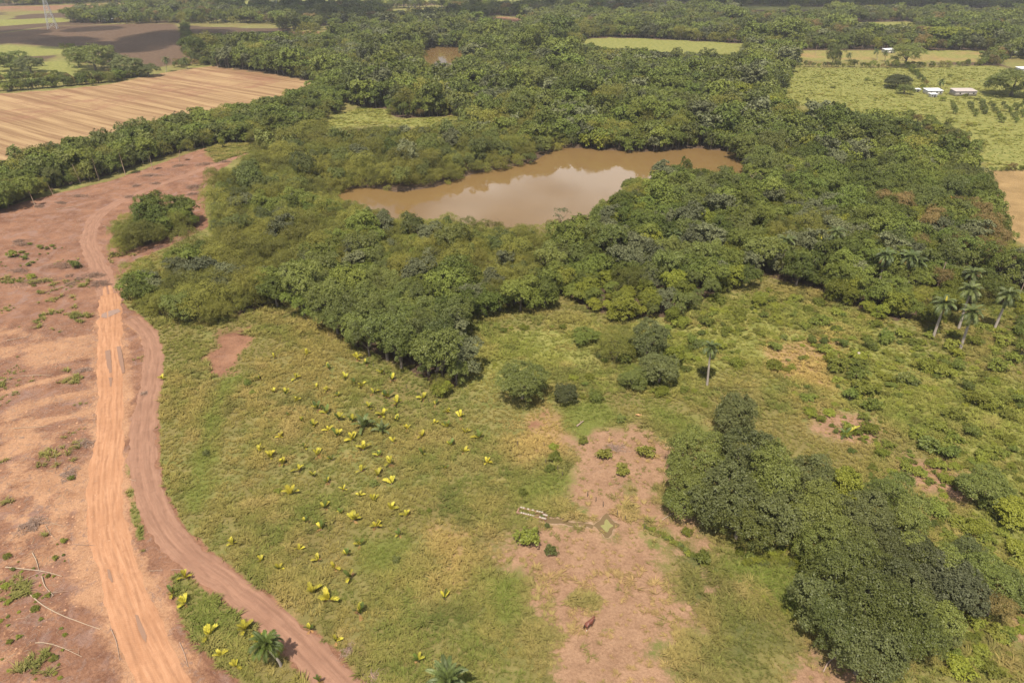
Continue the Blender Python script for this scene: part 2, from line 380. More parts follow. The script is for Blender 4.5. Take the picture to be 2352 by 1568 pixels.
# ------------------------------------------------------------------ materials of the land
def ground_material():
    m, t = new_mat('ground_land')
    p = t.pos()
    nL, nM, nF = t.noise(p, 0.045, 4), t.noise(p, 0.32, 5, 0.6), t.noise(p, 2.2, 5, 0.7)
    nX = t.noise(p, 7.0, 3, 0.7)
    g = t.mix(t.ramp(nM, 0.35, 0.65), c4(0.130, 0.142, 0.038), c4(0.225, 0.190, 0.070))
    g = t.mix(t.ramp(nL, 0.40, 0.62), g, c4(0.165, 0.135, 0.048))
    g = t.mix(t.math('MULTIPLY', t.ramp(nF, 0.5, 0.75), 0.35), g, c4(0.280, 0.220, 0.100))
    def over(base, name, a, b, fine=0.5, lo=0.36, hi=0.62, mixer=None):
        at = t.attr(name).outputs['Fac']
        v = t.math('ADD', at, t.math('MULTIPLY', t.math('SUBTRACT', nM, 0.5), fine))
        v = t.math('ADD', v, t.math('MULTIPLY', t.math('SUBTRACT', nF, 0.5), fine * 0.8))
        f = t.ramp(v, lo, hi)
        return t.mix(f, base, t.mix(mixer or t.ramp(nF, 0.3, 0.7), c4(*a), c4(*b)))
    g = over(g, 'yel', (0.150, 0.160, 0.040), (0.240, 0.225, 0.068), 0.7, 0.3, 0.75, t.ramp(nM, 0.35, 0.66))
    g = over(g, 'tan', (0.200, 0.132, 0.058), (0.345, 0.230, 0.104), 0.8, 0.3, 0.8, t.ramp(t.math('ADD', t.math('MULTIPLY', nF, 0.55), t.math('MULTIPLY', t.noise(p, 0.12, 4, .65), 0.6)), 0.38, 0.80))
    g = over(g, 'dgreen', (0.075, 0.085, 0.025), (0.140, 0.130, 0.045), 0.8, 0.3, 0.8)
    g = over(g, 'dry', (0.200, 0.114, 0.068), (0.335, 0.206, 0.126), 0.9, 0.30, 0.74, t.ramp(t.math('ADD', t.math('MULTIPLY', nF, 0.6), t.math('MULTIPLY', nM, 0.5)), 0.35, 0.75))
    g = over(g, 'lush', (0.102, 0.116, 0.025), (0.165, 0.172, 0.042), 0.7, 0.32, 0.75)
    # ploughed and stubble fields: rows follow the cultivation direction
    a, b = np.array(G(33, 293)), np.array(G(173, 333))
    dx, dy = (b - a) / np.linalg.norm(b - a)
    sep = t.n('SeparateXYZ', None, Vector=p)
    across = t.math('ADD', t.math('MULTIPLY', sep.outputs[0], -dy), t.math('MULTIPLY', sep.outputs[1], dx))
    along = t.math('ADD', t.math('MULTIPLY', sep.outputs[0], dx), t.math('MULTIPLY', sep.outputs[1], dy))
    fv = t.n('CombineXYZ', None, X=t.math('MULTIPLY', across, 0.19), Y=t.math('MULTIPLY', along, 0.007), Z=0.0).outputs[0]
    fv2 = t.n('CombineXYZ', None, X=t.math('MULTIPLY', across, 0.55), Y=t.math('MULTIPLY', along, 0.02), Z=3.0).outputs[0]
    rv = t.math('ADD', t.math('MULTIPLY', t.noise(fv, 1.0, 3, 0.6), 0.75), t.math('ADD', t.math('MULTIPLY', t.noise(fv2, 1.0, 2), 0.30), t.math('MULTIPLY', nF, 0.25)))
    g = over(g, 'stub', (0.182, 0.103, 0.053), (0.350, 0.236, 0.122), 0.2, 0.4, 0.6, t.ramp(rv, 0.48, 0.80))
    g = over(g, 'plough', (.085, .052, .034), (.135, .088, .055), 0.4, 0.3, 0.7, t.ramp(nM, 0.3, 0.7))
    soilmix = t.math('ADD', t.math('MULTIPLY', nF, 0.45), t.math('ADD', t.math('MULTIPLY', nM, 0.35), t.math('MULTIPLY', t.noise(p, 0.09, 4, .6, .8), 0.45)))
    g = over(g, 'soil', (0.118, 0.054, 0.034), (0.285, 0.150, 0.090), 0.45, 0.36, 0.62, t.ramp(soilmix, 0.42, 0.80))
    # greyish leaf trash lying over the cleared earth
    so_ = t.attr('soil').outputs['Fac']
    trash = t.math('MULTIPLY', t.ramp(t.noise(p, 0.16, 5, 0.65, 1.2), 0.5, 0.68), t.ramp(so_, 0.6, 0.9))
    g = t.mix(t.math('MULTIPLY', trash, 0.55), g, t.mix(nX, c4(0.160, 0.100, 0.085), c4(0.360, 0.235, 0.190)))
    g = over(g, 'pale', (0.235, 0.118, 0.064), (0.410, 0.236, 0.136), 0.7, 0.30, 0.78, t.ramp(soilmix, 0.40, 0.80))
    trash2 = t.math('MULTIPLY', t.ramp(t.noise(p, 0.55, 6, 0.75, 1.5), 0.52, 0.66), t.math('MULTIPLY', t.ramp(so_, 0.6, 0.9), 0.8))
    g = t.mix(trash2, g, t.mix(t.ramp(nX, .35, .65), c4(.13, .078, .060), c4(.30, .20, .155)))
    g = over(g, 'litter', (0.050, 0.035, 0.022), (0.130, 0.085, 0.055), 0.3, 0.4, 0.6)
    g = over(g, 'mud', (0.25, 0.165, 0.105), (0.37, 0.26, 0.175), 0.15, 0.4, 0.6)
    g = t.mix(t.math('MULTIPLY', t.ramp(nX, 0.55, 0.8), 0.22), g, c4(0.100, 0.075, 0.040))
    h = t.math('ADD', t.math('MULTIPLY', nF, 0.6), t.math('MULTIPLY', nX, 0.25))
    h = t.math('ADD', h, t.math('MULTIPLY', t.noise(p, 0.9, 4, .65), 0.8))
    bs = t.n('BsdfPrincipled', None, Base_Color=g, Roughness=0.95, Normal=t.bump(h, 0.85, 0.35))
    bs.inputs['Specular IOR Level'].default_value = 0.1
    t.done(bs.outputs[0])
    return m

def road_material(name, a, b, rut, depth, lines=(-1.95, -1.25, -.1, .95, 1.75)):
    m, t = new_mat(name)
    uv = t.n('UVMap', {'uv_map': 'UVMap'}).outputs[0]
    p = t.pos()
    wv = t.n('Mapping', None, Vector=uv, Scale=(1, 1, 1)).outputs[0]
    wq = t.n('VectorMath', {'operation': 'ADD'}, i0=wv, i1=t.n('CombineXYZ', None, X=t.math('MULTIPLY', t.noise(p, 0.2, 2), 0.7), Y=0.0, Z=0.0).outputs[0]).outputs[0]
    mp = t.n('Mapping', None, Vector=wq, Scale=(2.6, 0.16, 1)).outputs[0]
    st = t.noise(mp, 1.0, 5, 0.65)
    mp2 = t.n('Mapping', None, Vector=wq, Scale=(6.5, 0.6, 1)).outputs[0]
    st2 = t.noise(mp2, 1.0, 3, 0.6)
    sx = t.n('SeparateXYZ', None, Vector=uv)
    tread = t.math('SINE', t.math('MULTIPLY', t.math('ADD', sx.outputs[1], t.math('MULTIPLY', t.math('ABSOLUTE', sx.outputs[0]), 0.6)), 2 * math.pi / 0.42))
    n1 = t.noise(p, 0.8, 5, 0.7)
    n0 = t.noise(p, 0.12, 3, 0.6)
    col = t.mix(t.ramp(st, 0.25, 0.75), c4(*a), c4(*b))
    col = t.mix(t.math('MULTIPLY', t.ramp(st2, 0.55, 0.80), 0.28), col, c4(*rut))
    col = t.mix(t.math('MULTIPLY', t.ramp(n1, 0.48, 0.75), 0.55), col, c4(*rut))
    col = t.mix(t.math('MULTIPLY', t.ramp(n0, 0.45, 0.65), 0.45), col, c4(*[x * .5 + y * .5 for x, y in zip(a, rut)]))
    dark = None
    for i, u0 in enumerate(lines):
        wn_ = t.n('TexNoise', {'noise_dimensions': '1D'}, W=t.math('ADD', t.math('MULTIPLY', sx.outputs[1], 0.09), i * 3.7), Scale=1.0, Detail=2.0).outputs['Fac']
        dd = t.math('ABSOLUTE', t.math('SUBTRACT', sx.outputs[0], t.math('ADD', t.math('MULTIPLY', t.math('SUBTRACT', wn_, .5), 1.3), u0)))
        ln = t.math('MULTIPLY', t.math('SUBTRACT', 1.0, t.ramp(dd, .02, .34)), t.ramp(t.noise(p, 0.25 + .03 * i, 3), .36, .58))
        dark = ln if dark is None else t.math('MAXIMUM', dark, ln)
    col = t.mix(t.math('MULTIPLY', dark, .38), col, c4(*[x * .72 for x in rut]))
    hh = t.math('ADD', t.math('MULTIPLY', st, 0.45), t.math('ADD', t.math('MULTIPLY', st2, 0.2), t.math('ADD', t.math('MULTIPLY', n1, 0.4), t.math('MULTIPLY', tread, 0.05))))
    bs = t.n('BsdfPrincipled', None, Base_Color=col, Roughness=0.93, Normal=t.bump(hh, 0.8, depth))
    bs.inputs['Specular IOR Level'].default_value = 0.12
    t.done(bs.outputs[0])
    return m

def water_material(name, col, rough=0.04, wave=0.02):
    m, t = new_mat(name)
    p = t.pos()
    n = t.noise(p, 0.05, 3)
    c = t.mix(n, c4(*[x * 0.88 for x in col]), c4(*[x * 1.1 for x in col]))
    w = t.noise(p, 1.6, 3, 0.5)
    bs = t.n('BsdfPrincipled', None, Base_Color=c, Roughness=rough, IOR=1.333, Normal=t.bump(w, wave, 0.1))
    bs.inputs['Specular IOR Level'].default_value = 0.5
    t.done(bs.outputs[0])
    return m

def leaf_material(name, a, b, warm, transl=0.22, gloss=0.25):
    """a, b: leaf colours; warm: the colour some plants lean to"""
    m, t = new_mat(name)
    lv = t.attr('lv').outputs['Fac']
    rnd = t.n('ObjectInfo').outputs['Random']
    big = t.noise(t.pos(), 0.035, 2)
    col = t.mix(t.ramp(lv, 0.0, 1.0), c4(*a), c4(*b))
    f = t.math('ADD', t.math('MULTIPLY', rnd, 0.55), t.math('MULTIPLY', t.ramp(big, 0.35, 0.65), 0.45))
    col = t.mix(t.math('MULTIPLY', f, 0.65), col, c4(*warm))
    val = t.math('ADD', t.math('MULTIPLY', t.math('FRACT', t.math('MULTIPLY', rnd, 7.31)), 0.75), 0.66)
    col = t.n('HueSaturation', None, Color=col, Value=val).outputs[0]
    bs = t.n('BsdfPrincipled', None, Base_Color=col, Roughness=0.55)
    bs.inputs['Specular IOR Level'].default_value = gloss
    tr = t.n('BsdfTranslucent', None, Color=t.mix(0.5, col, c4(.16, .17, .03)))
    t.done(t.n('MixShader', None, i0=transl, i1=bs.outputs[0], i2=tr.outputs[0]).outputs[0])
    return m

MAT = {
 'ground': ground_material(),
 'road': road_material('pale_clay_track', (.335, .168, .088), (.430, .235, .134), (.27, .132, .072), 0.09),
 'branch': road_material('brown_earth_track', (.225, .122, .080), (.30, .170, .112), (.18, .095, .062), 0.07, (-1.0, .9)),
 'pond': water_material('muddy_pond_water', (.178, .110, .043)),
 'puddle': water_material('puddle_water', (.25, .148, .098), 0.06, 0.0),
 'pool': water_material('pool_water', (.145, .10, .052), 0.06, 0.01),
 'thorn': leaf_material('olive_leaves', (0.084, 0.096, 0.019), (0.183, 0.194, 0.034), (0.234, 0.200, 0.037)),
 'broad': leaf_material('midgreen_leaves', (0.061, 0.086, 0.016), (0.135, 0.174, 0.031), (0.178, 0.180, 0.031)),
 'dark': leaf_material('dark_leaves', (0.054, 0.072, 0.013), (0.130, 0.157, 0.030), (0.156, 0.157, 0.030), 0.15, 0.4),
 'laurel': leaf_material('laurel_leaves', (0.057, 0.068, 0.019), (0.112, 0.127, 0.038), (0.119, 0.121, 0.036), 0.18, 0.35),
 'grey': leaf_material('greygreen_leaves', (.075, .085, .036), (.150, .160, .078), (.150, .150, .066)),
 'bright': leaf_material('yellowgreen_leaves', (0.094, 0.120, 0.015), (0.197, 0.221, 0.028), (0.240, 0.225, 0.030), 0.28),
 'brownish': leaf_material('brownish_leaves', (0.094, 0.077, 0.023), (0.195, 0.147, 0.048), (0.219, 0.141, 0.055)),
 'flower': leaf_material('orange_flowers', (.42, .10, .03), (.62, .20, .07), (.52, .14, .04)),
 'weed': leaf_material('weed_leaves', (0.077, 0.107, 0.017), (0.180, 0.205, 0.032), (0.232, 0.221, 0.034)),
 'frond': leaf_material('palm_fronds', (0.042, 0.067, 0.017), (0.111, 0.152, 0.039), (0.131, 0.141, 0.037), 0.15, 0.45),
 'frond_fresh': leaf_material('fresh_palm_fronds', (0.044, 0.077, 0.013), (0.110, 0.158, 0.028), (0.123, 0.144, 0.028), 0.25, 0.4),
 'frond_yellow': leaf_material('yellow_palm_fronds', (.20, .20, .026), (.54, .50, .060), (.56, .44, .050), 0.30, 0.3),
 'frond_dry': leaf_material('dry_palm_fronds', (0.224, 0.120, 0.044), (0.416, 0.264, 0.120), (0.368, 0.192, 0.072), 0.2, 0.15),
 'bark': plain('grey_bark', (.17, .14, .11), 0.9, 0.35, 4),
 'palm_bark': plain('palm_trunk_bark', (.34, .29, .245), 0.85, 0.3, 3),
 'deadwood': plain('bleached_wood', (.36, .27, .19), 0.85, 0.3, 5),
 'twig': plain('brown_twigs', (.25, .165, .12), 0.9, 0.4, 6),
 'drytwig': plain('grey_twigs', (.34, .24, .185), 0.9, 0.35, 6),
 'post': plain('weathered_post', (.12, .09, .07), 0.9, 0.3, 8),
 'wire': plain('dull_wire', (.12, .11, .10), 0.6, 0.1, 5),
 'zinc': plain('zinc_roof', (.62, .62, .62), 0.45, 0.18, 0.8),
 'whitewall': plain('white_wall', (.62, .60, .56), 0.85, 0.12, 1.2),
 'greywall': plain('worn_wall', (.40, .36, .33), 0.9, 0.3, 1.5),
 'oldzinc': plain('weathered_zinc', (.40, .35, .32), 0.7, 0.3, 0.7),
 'rust': plain('rusty_roof', (.36, .20, .15), 0.7, 0.35, 0.8),
 'redroof': plain('red_roof', (.42, .16, .12), 0.6, 0.2, 0.8),
 'bluetarp': plain('blue_sheet', (.08, .26, .60), 0.5, 0.15, 2),
 'dark_open': plain('dark_doorway', (.03, .028, .025), 0.9, 0.2, 3),
 'steel': plain('galvanised_steel', (.42, .42, .42), 0.55, 0.12, 0.6, 0.4),
 'stone': plain('pale_stone', (.36, .265, .20), 0.9, 0.35, 2.5),
 'coping': plain('white_coping', (.40, .34, .27), 0.9, 0.3, 3),
 'brick': plain('brown_brick', (.26, .15, .10), 0.95, 0.35, 4),
 'algae': plain('pond_algae', (.215, .20, .072), 0.6, 0.15, 2),
}

# ------------------------------------------------------------------ mesh helpers
class MB:
    """collects polygons; build() makes ONE mesh"""
    def __init__(self):
        self.v, self.f, self.lv, self.mi, self.nv = [], [], [], [], 0
    def add(self, verts, faces, lv=0.5, mi=0):
        verts = np.asarray(verts, float).reshape(-1, 3)
        faces = np.asarray(faces, int)
        self.v.append(verts)
        self.f.append(faces + self.nv)
        self.nv += len(verts)
        self.lv.append(np.broadcast_to(np.asarray(lv, float), (len(faces),)))
        self.mi.append(np.full(len(faces), mi, int))
        return self
    def leaves(self, c, n, tang, L, Wd, lv, mi=0):
        """rhombic leaves: centres, normals, long directions, lengths, widths"""
        n = n / np.linalg.norm(n, axis=1, keepdims=True)
        tang = tang - n * (tang * n).sum(1, keepdims=True)
        tang /= np.linalg.norm(tang, axis=1, keepdims=True) + 1e-9
        b = np.cross(n, tang)
        L, Wd = np.broadcast_to(L, (len(c),))[:, None], np.broadcast_to(Wd, (len(c),))[:, None]
        v = np.stack([c - tang * L * .5, c + b * Wd * .5 - n * L * .06, c + tang * L * .5 - n * L * .12, c - b * Wd * .5 - n * L * .06], 1).reshape(-1, 3)
        f = np.arange(len(c) * 4).reshape(-1, 4)
        return self.add(v, f, lv, mi)
    def tube(self, pts, rad, sides=6, mi=0, cap=True):
        pts = np.asarray(pts, float)
        n = len(pts)
        rad = np.broadcast_to(np.asarray(rad, float), (n,))
        tg = np.gradient(pts, axis=0)
        tg /= np.linalg.norm(tg, axis=1, keepdims=True) + 1e-9
        ref = np.where(np.abs(tg[:, 2:3]) > 0.9, np.array([[1.0, 0, 0]]), np.array([[0, 0, 1.0]]))
        a = np.cross(tg, ref)
        a /= np.linalg.norm(a, axis=1, keepdims=True)
        b = np.cross(tg, a)
        ang = np.arange(sides) * 2 * np.pi / sides
        v = pts[:, None, :] + rad[:, None, None] * (np.cos(ang)[None, :, None] * a[:, None, :] + np.sin(ang)[None, :, None] * b[:, None, :])
        f = []
        for i in range(n - 1):
            for k in range(sides):
                k2 = (k + 1) % sides
                f.append((i * sides + k, i * sides + k2, (i + 1) * sides + k2, (i + 1) * sides + k))
        self.add(v.reshape(-1, 3), f, 0.5, mi)
        if cap and sides == 4:
            self.add(v[0], [(3, 2, 1, 0)], .5, mi)
            self.add(v[-1], [(0, 1, 2, 3)], .5, mi)
        elif cap:
            for row, flip in ((v[0], True), (v[-1], False)):
                c = row.mean(0)
                fs = [(k, (k + 1) % sides, sides, sides) for k in range(sides)]
                self.add(np.vstack([row, c]), [(q[1], q[0], q[2], q[2]) if flip else q for q in fs], .5, mi)
        return self
    def box(self, cx, cy, cz, sx, sy, sz, mi=0, rz=0.0):
        q = np.array([(x, y, z) for x in (-.5, .5) for y in (-.5, .5) for z in (-.5, .5)]) * (sx, sy, sz)
        c, s = math.cos(rz), math.sin(rz)
        q = np.stack([q[:, 0] * c - q[:, 1] * s + cx, q[:, 0] * s + q[:, 1] * c + cy, q[:, 2] + cz], 1)
        return self.add(q, [(0, 1, 3, 2), (4, 6, 7, 5), (0, 4, 5, 1), (2, 3, 7, 6), (0, 2, 6, 4), (1, 5, 7, 3)], .5, mi)
    def mesh(self, name, mats, smooth_=False):
        me = bpy.data.meshes.new(name)
        V, Fq = np.vstack(self.v), np.vstack(self.f)
        tri = Fq[:, 2] == Fq[:, 3]
        tot = np.where(tri, 3, 4)
        keep = np.ones(Fq.shape, bool)
        keep[tri, 3] = False
        loops = Fq[keep]
        me.vertices.add(len(V))
        me.vertices.foreach_set('co', V.astype(np.float32).ravel())
        me.loops.add(len(loops))
        me.loops.foreach_set('vertex_index', loops.astype(np.int32))
        me.polygons.add(len(Fq))
        me.polygons.foreach_set('loop_start', np.concatenate([[0], np.cumsum(tot)[:-1]]).astype(np.int32))
        me.polygons.foreach_set('loop_total', tot.astype(np.int32))
        me.update(calc_edges=True)
        for m in mats:
            me.materials.append(MAT[m] if isinstance(m, str) else m)
        me.polygons.foreach_set('material_index', np.concatenate(self.mi).astype(np.int32))
        at = me.attributes.new('lv', 'FLOAT', 'FACE')
        at.data.foreach_set('value', np.concatenate(self.lv).astype(np.float32))
        if smooth_:
            me.polygons.foreach_set('use_smooth', np.ones(len(Fq), bool))
        me.update()
        return me

def tag(o, label=None, cat=None, group=None, kind=None):
    for k, v in (('label', label), ('category', cat), ('group', group), ('kind', kind)):
        if v:
            o[k] = v
    return o
def link(name, data, parent=None, loc=(0, 0, 0), rz=0.0, scale=None, rot=None):
    o = bpy.data.objects.new(name, data)
    COL.objects.link(o)
    o.location = loc
    o.rotation_euler = rot if rot is not None else (0, 0, rz)
    if scale is not None:
        o.scale = scale if hasattr(scale, '__len__') else (scale,) * 3
    o.parent = parent
    return o
def thing(name, label, cat, loc, rz=0.0, group=None, scale=None, data=None):
    return tag(link(name, data, None, loc, rz, scale), label, cat, group)

def scatter(name, pts, rot, scl, idx, protos, label=None, extra=None, kind='stuff', cat=None):
    """one object of kind stuff: copies of small meshes stood on points"""
    me = bpy.data.meshes.new(name)
    n = len(pts)
    me.vertices.add(n)
    me.vertices.foreach_set('co', np.asarray(pts, np.float32).ravel())
    me.attributes.new('rot', 'FLOAT', 'POINT').data.foreach_set('value', np.asarray(rot, np.float32))
    me.attributes.new('scl', 'FLOAT_VECTOR', 'POINT').data.foreach_set('vector', np.asarray(scl, np.float32).ravel())
    me.attributes.new('idx', 'INT', 'POINT').data.foreach_set('value', np.asarray(idx, np.int32))
    for k, arr in (extra or {}).items():
        me.attributes.new(k, 'FLOAT_COLOR', 'POINT').data.foreach_set('color', np.asarray(arr, np.float32).ravel())
    me.update()
    col = bpy.data.collections.new(name + '_kinds')
    for i, pm in enumerate(protos):
        col.objects.link(bpy.data.objects.new('%s_kind_%02d' % (name, i), pm))
    ng = bpy.data.node_groups.new(name + '_scatter', 'GeometryNodeTree')
    ng.interface.new_socket('Geometry', in_out='INPUT', socket_type='NodeSocketGeometry')
    ng.interface.new_socket('Geometry', in_out='OUTPUT', socket_type='NodeSocketGeometry')
    N, L = ng.nodes, ng.links
    gi, go = N.new('NodeGroupInput'), N.new('NodeGroupOutput')
    iop = N.new('GeometryNodeInstanceOnPoints')
    ci = N.new('GeometryNodeCollectionInfo')
    ci.inputs['Collection'].default_value = col
    ci.inputs['Separate Children'].default_value = True
    ci.inputs['Reset Children'].default_value = True
    iop.inputs['Pick Instance'].default_value = True
    def na(nm, ty):
        a = N.new('GeometryNodeInputNamedAttribute')
        a.data_type = ty
        a.inputs['Name'].default_value = nm
        return a.outputs[0]
    cx = N.new('ShaderNodeCombineXYZ')
    L.new(na('rot', 'FLOAT'), cx.inputs[2])
    L.new(gi.outputs[0], iop.inputs['Points'])
    L.new(ci.outputs[0], iop.inputs['Instance'])
    L.new(na('idx', 'INT'), iop.inputs['Instance Index'])
    L.new(cx.outputs[0], iop.inputs['Rotation'])
    L.new(na('scl', 'FLOAT_VECTOR'), iop.inputs['Scale'])
    L.new(iop.outputs[0], go.inputs[0])
    o = link(name, me)
    md = o.modifiers.new('scatter', 'NODES')
    md.node_group = ng
    return tag(o, label, cat, None, kind)

# ------------------------------------------------------------------ ground sheet
def grow(a, b, d0, rate):
    out, d = [a], d0
    while out[-1] < b:
        d *= rate
        out.append(out[-1] + d)
    return out
def build_ground():
    fine = 0.7
    xr = grow(110, 6000, fine, 1.025)
    xs = np.array([-x for x in xr[::-1]] + list(np.arange(-110 + fine, 110, fine)) + xr)
    yb = grow(-44, 1500, fine, 1.06)
    ys = np.array([-y for y in yb[::-1]] + list(np.arange(44 + fine, 190, fine)) + grow(190, 7000, fine, 1.025))
    X, Y = np.meshgrid(xs, ys)
    Z = ground_z(X.ravel(), Y.ravel())
    nx, ny = len(xs), len(ys)
    i = np.arange(nx * ny).reshape(ny, nx)
    f = np.stack([i[:-1, :-1], i[:-1, 1:], i[1:, 1:], i[1:, :-1]], -1).reshape(-1, 4)
    mb = MB().add(np.stack([X.ravel(), Y.ravel(), Z], 1), f)
    me = mb.mesh('ground', ['ground'], True)
    m = land(X.ravel(), Y.ravel())
    for k in CLS:
        me.attributes.new(k, 'FLOAT', 'POINT').data.foreach_set('value', m[k].astype(np.float32))
    tag(link('ground', me), 'open farm land of rough grass, bare red earth and fields', None, None, 'structure')
build_ground()

def ribbon(name, path, mat, ruts, label, edge=0.05, amp=0.5, seed=1):
    """a track that follows a line; ruts: (offset m, half width m, depth m)"""
    n, k = len(path), 27
    tg = np.gradient(path[:, :2], axis=0)
    tg /= np.linalg.norm(tg, axis=1, keepdims=True)
    nr = np.stack([tg[:, 1], -tg[:, 0]], 1)
    s = np.concatenate([[0], np.cumsum(np.linalg.norm(np.diff(path[:, :2], axis=0), axis=1))])
    q = np.linspace(-1, 1, k)
    wl = path[:, 2] * (1 + amp * (fbm(s, s * 0, 4, seed) - 0.5) + amp * (fbm(s, s * 0, 1.3, seed + 2) - .5) * .5)
    wr_ = path[:, 2] * (1 + amp * (fbm(s, s * 0 + 9, 4, seed) - 0.5) + amp * (fbm(s, s * 0 + 5, 1.3, seed + 2) - .5) * .5)
    off = np.where(q[None, :] < 0, q[None, :] * wl[:, None], q[None, :] * wr_[:, None])
    X = path[:, None, 0] + off * nr[:, None, 0]
    Y = path[:, None, 1] + off * nr[:, None, 1]
    prof = edge * 1.6 * (1 - np.abs(q) ** 6)[None, :] - edge * 0.75
    Z = ground_z(X.ravel(), Y.ravel()).reshape(X.shape) + prof
    for (o_, w, d) in ruts:
        wob = (fbm(s, s * 0, 9, seed + 5 + int(o_ * 7)) - 0.5) * 0.5
        dd = (off - o_ - wob[:, None]) / w
        Z -= d * np.exp(-dd ** 2) - d * 0.6 * np.exp(-((np.abs(dd) - 1.9) / 0.7) ** 2)
    Z += (fbm(X, Y, 1.6, 77) - 0.5) * 0.03 * (1 - np.abs(q) ** 4)[None, :]
    base = ground_z(X.ravel(), Y.ravel()).reshape(X.shape)
    Z[:, 1:-1] = np.maximum(Z[:, 1:-1], base[:, 1:-1] + 0.012)
    Z[:, 0] = base[:, 0] - 0.05
    Z[:, -1] = base[:, -1] - 0.05
    i = np.arange(n * k).reshape(n, k)
    f = np.stack([i[:-1, :-1], i[1:, :-1], i[1:, 1:], i[:-1, 1:]], -1).reshape(-1, 4)[:, ::-1]
    me = MB().add(np.stack([X, Y, Z], -1).reshape(-1, 3), f).mesh(name, [mat], True)
    uv = me.uv_layers.new(name='UVMap')
    uvv = np.stack([off, np.broadcast_to(s[:, None], off.shape)], -1).reshape(-1, 2)
    li = np.empty(len(me.loops), np.int32)
    me.loops.foreach_get('vertex_index', li)
    uv.data.foreach_set('uv', uvv[li].astype(np.float32).ravel())
    return tag(link(name, me), label, None, None, 'structure')
up_ = int(np.argmin(np.abs(MAIN[:, 1] - G(250, 668)[1])))
ribbon('red_track', MAIN[20:up_ + 6], 'branch', [(-0.8, .4, .05), (0.8, .4, .05)], 'faint red-brown track curving through the cleared ground', 0.06, 0.8, 4)
lower = MAIN[up_ - 6:].copy()
lower[:22, 2] *= np.linspace(.45, 1.05, 22)
ribbon('dirt_road', lower, 'road', [(-1.6, .40, .040), (-0.35, .38, .03), (1.35, .42, .045)], 'pale orange clay track with deep wheel ruts', 0.09)
ribbon('earth_track', BRANCH[6:], 'branch', [(-0.9, .5, .05), (0.9, .5, .06)], 'brown earth track bending to the right', 0.07, 0.7, 9)

def sheet(name, poly, z, mat, label, kind='structure', jit=0.0, seed=0, cat=None, parent=None):
    """flat sheet; the outline is resampled and made uneven"""
    poly = np.asarray(poly)
    pts = []
    for a, b in zip(poly, np.roll(poly, -1, 0)):
        n = max(2, int(np.linalg.norm(b - a) / 0.7)) if jit else 1
        for k in range(n):
            pts.append(a + (b - a) * k / n)
    pts = np.array(pts)
    if jit:
        c = pts.mean(0)
        d = pts - c
        r = np.linalg.norm(d, axis=1, keepdims=True)
        pts = pts + d / r * ((fbm(pts[:, 0], pts[:, 1], 1.5, seed) - 0.5) * jit)[:, None]
    me = bpy.data.meshes.new(name)
    me.from_pydata([(x, y, z) for x, y in pts], [], [list(range(len(pts)))])
    me.update()
    if me.polygons[0].normal.z < 0:
        me.flip_normals()
    me.materials.append(MAT[mat])
    return tag(link(name, me, parent), label, cat, None, kind)
sheet('pond_water', fat(POND, 0.06), -0.75, 'pond', 'large muddy brown pond between the trees')
sheet('pond_water', fat(POND2, 0.12), -0.25, 'pond', 'small far pond in the woods')
# puddles standing in the wheel ruts
for k, (pl, lb) in enumerate([
    (P((234, 722), (250, 716), (272, 710), (278, 716), (262, 724), (244, 732), (232, 730)), 'brown puddle across the track at the wood corner'),
    (P((241, 806), (253, 803), (256, 828), (257, 855), (250, 858), (245, 835)), 'long puddle in the left rut of the pale track'),
    (P((268, 796), (277, 795), (283, 825), (287, 855), (281, 858), (273, 828)), 'long puddle in the right rut of the pale track'),
    (P((249, 868), (258, 868), (256, 888), (251, 888)), 'small puddle below the left rut puddle'),
    (P((246, 1306), (252, 1308), (260, 1335), (257, 1338), (249, 1325)), 'narrow puddle in the rut near the fallen logs'),
    (P((310, 1410), (317, 1412), (337, 1460), (336, 1476), (327, 1465), (315, 1435)), 'long muddy puddle in the middle rut at the picture foot')]):
    z = float(ground_z(pl[:, 0], pl[:, 1]).max()) + 0.095
    sheet('puddle', pl, z, 'puddle', lb, 'structure', 0.35, 30 + k)
# cattle pool: channel, star-shaped pool, green scum
cp = CHANNEL
tg = np.gradient(cp[:, :2], axis=0)
tg /= np.linalg.norm(tg, axis=1, keepdims=True)
nr = np.stack([tg[:, 1], -tg[:, 0]], 1)
wl_ = cp[:, 2] * (.7 + .7 * fbm(np.arange(len(cp)), np.zeros(len(cp)), 3, 7))
wr2 = cp[:, 2] * (.7 + .7 * fbm(np.arange(len(cp)), np.ones(len(cp)) * 40, 3, 8))
sheet('channel_water', np.vstack([cp[:, :2] + nr * wl_[:, None], (cp[:, :2] - nr * wr2[:, None])[::-1]]), 0.030, 'pool', 'shallow muddy channel running into the star-shaped pool')
sheet('pool_water', POOL, 0.045, 'pool', 'small star-shaped cattle pool', 'structure', 1.0, 4)
sheet('algae_sheet', POOL.mean(0) + (POOL - POOL.mean(0)) * 0.50, 0.052, 'algae', 'pale green scum floating on the star-shaped pool', 'structure', 1.3, 5)


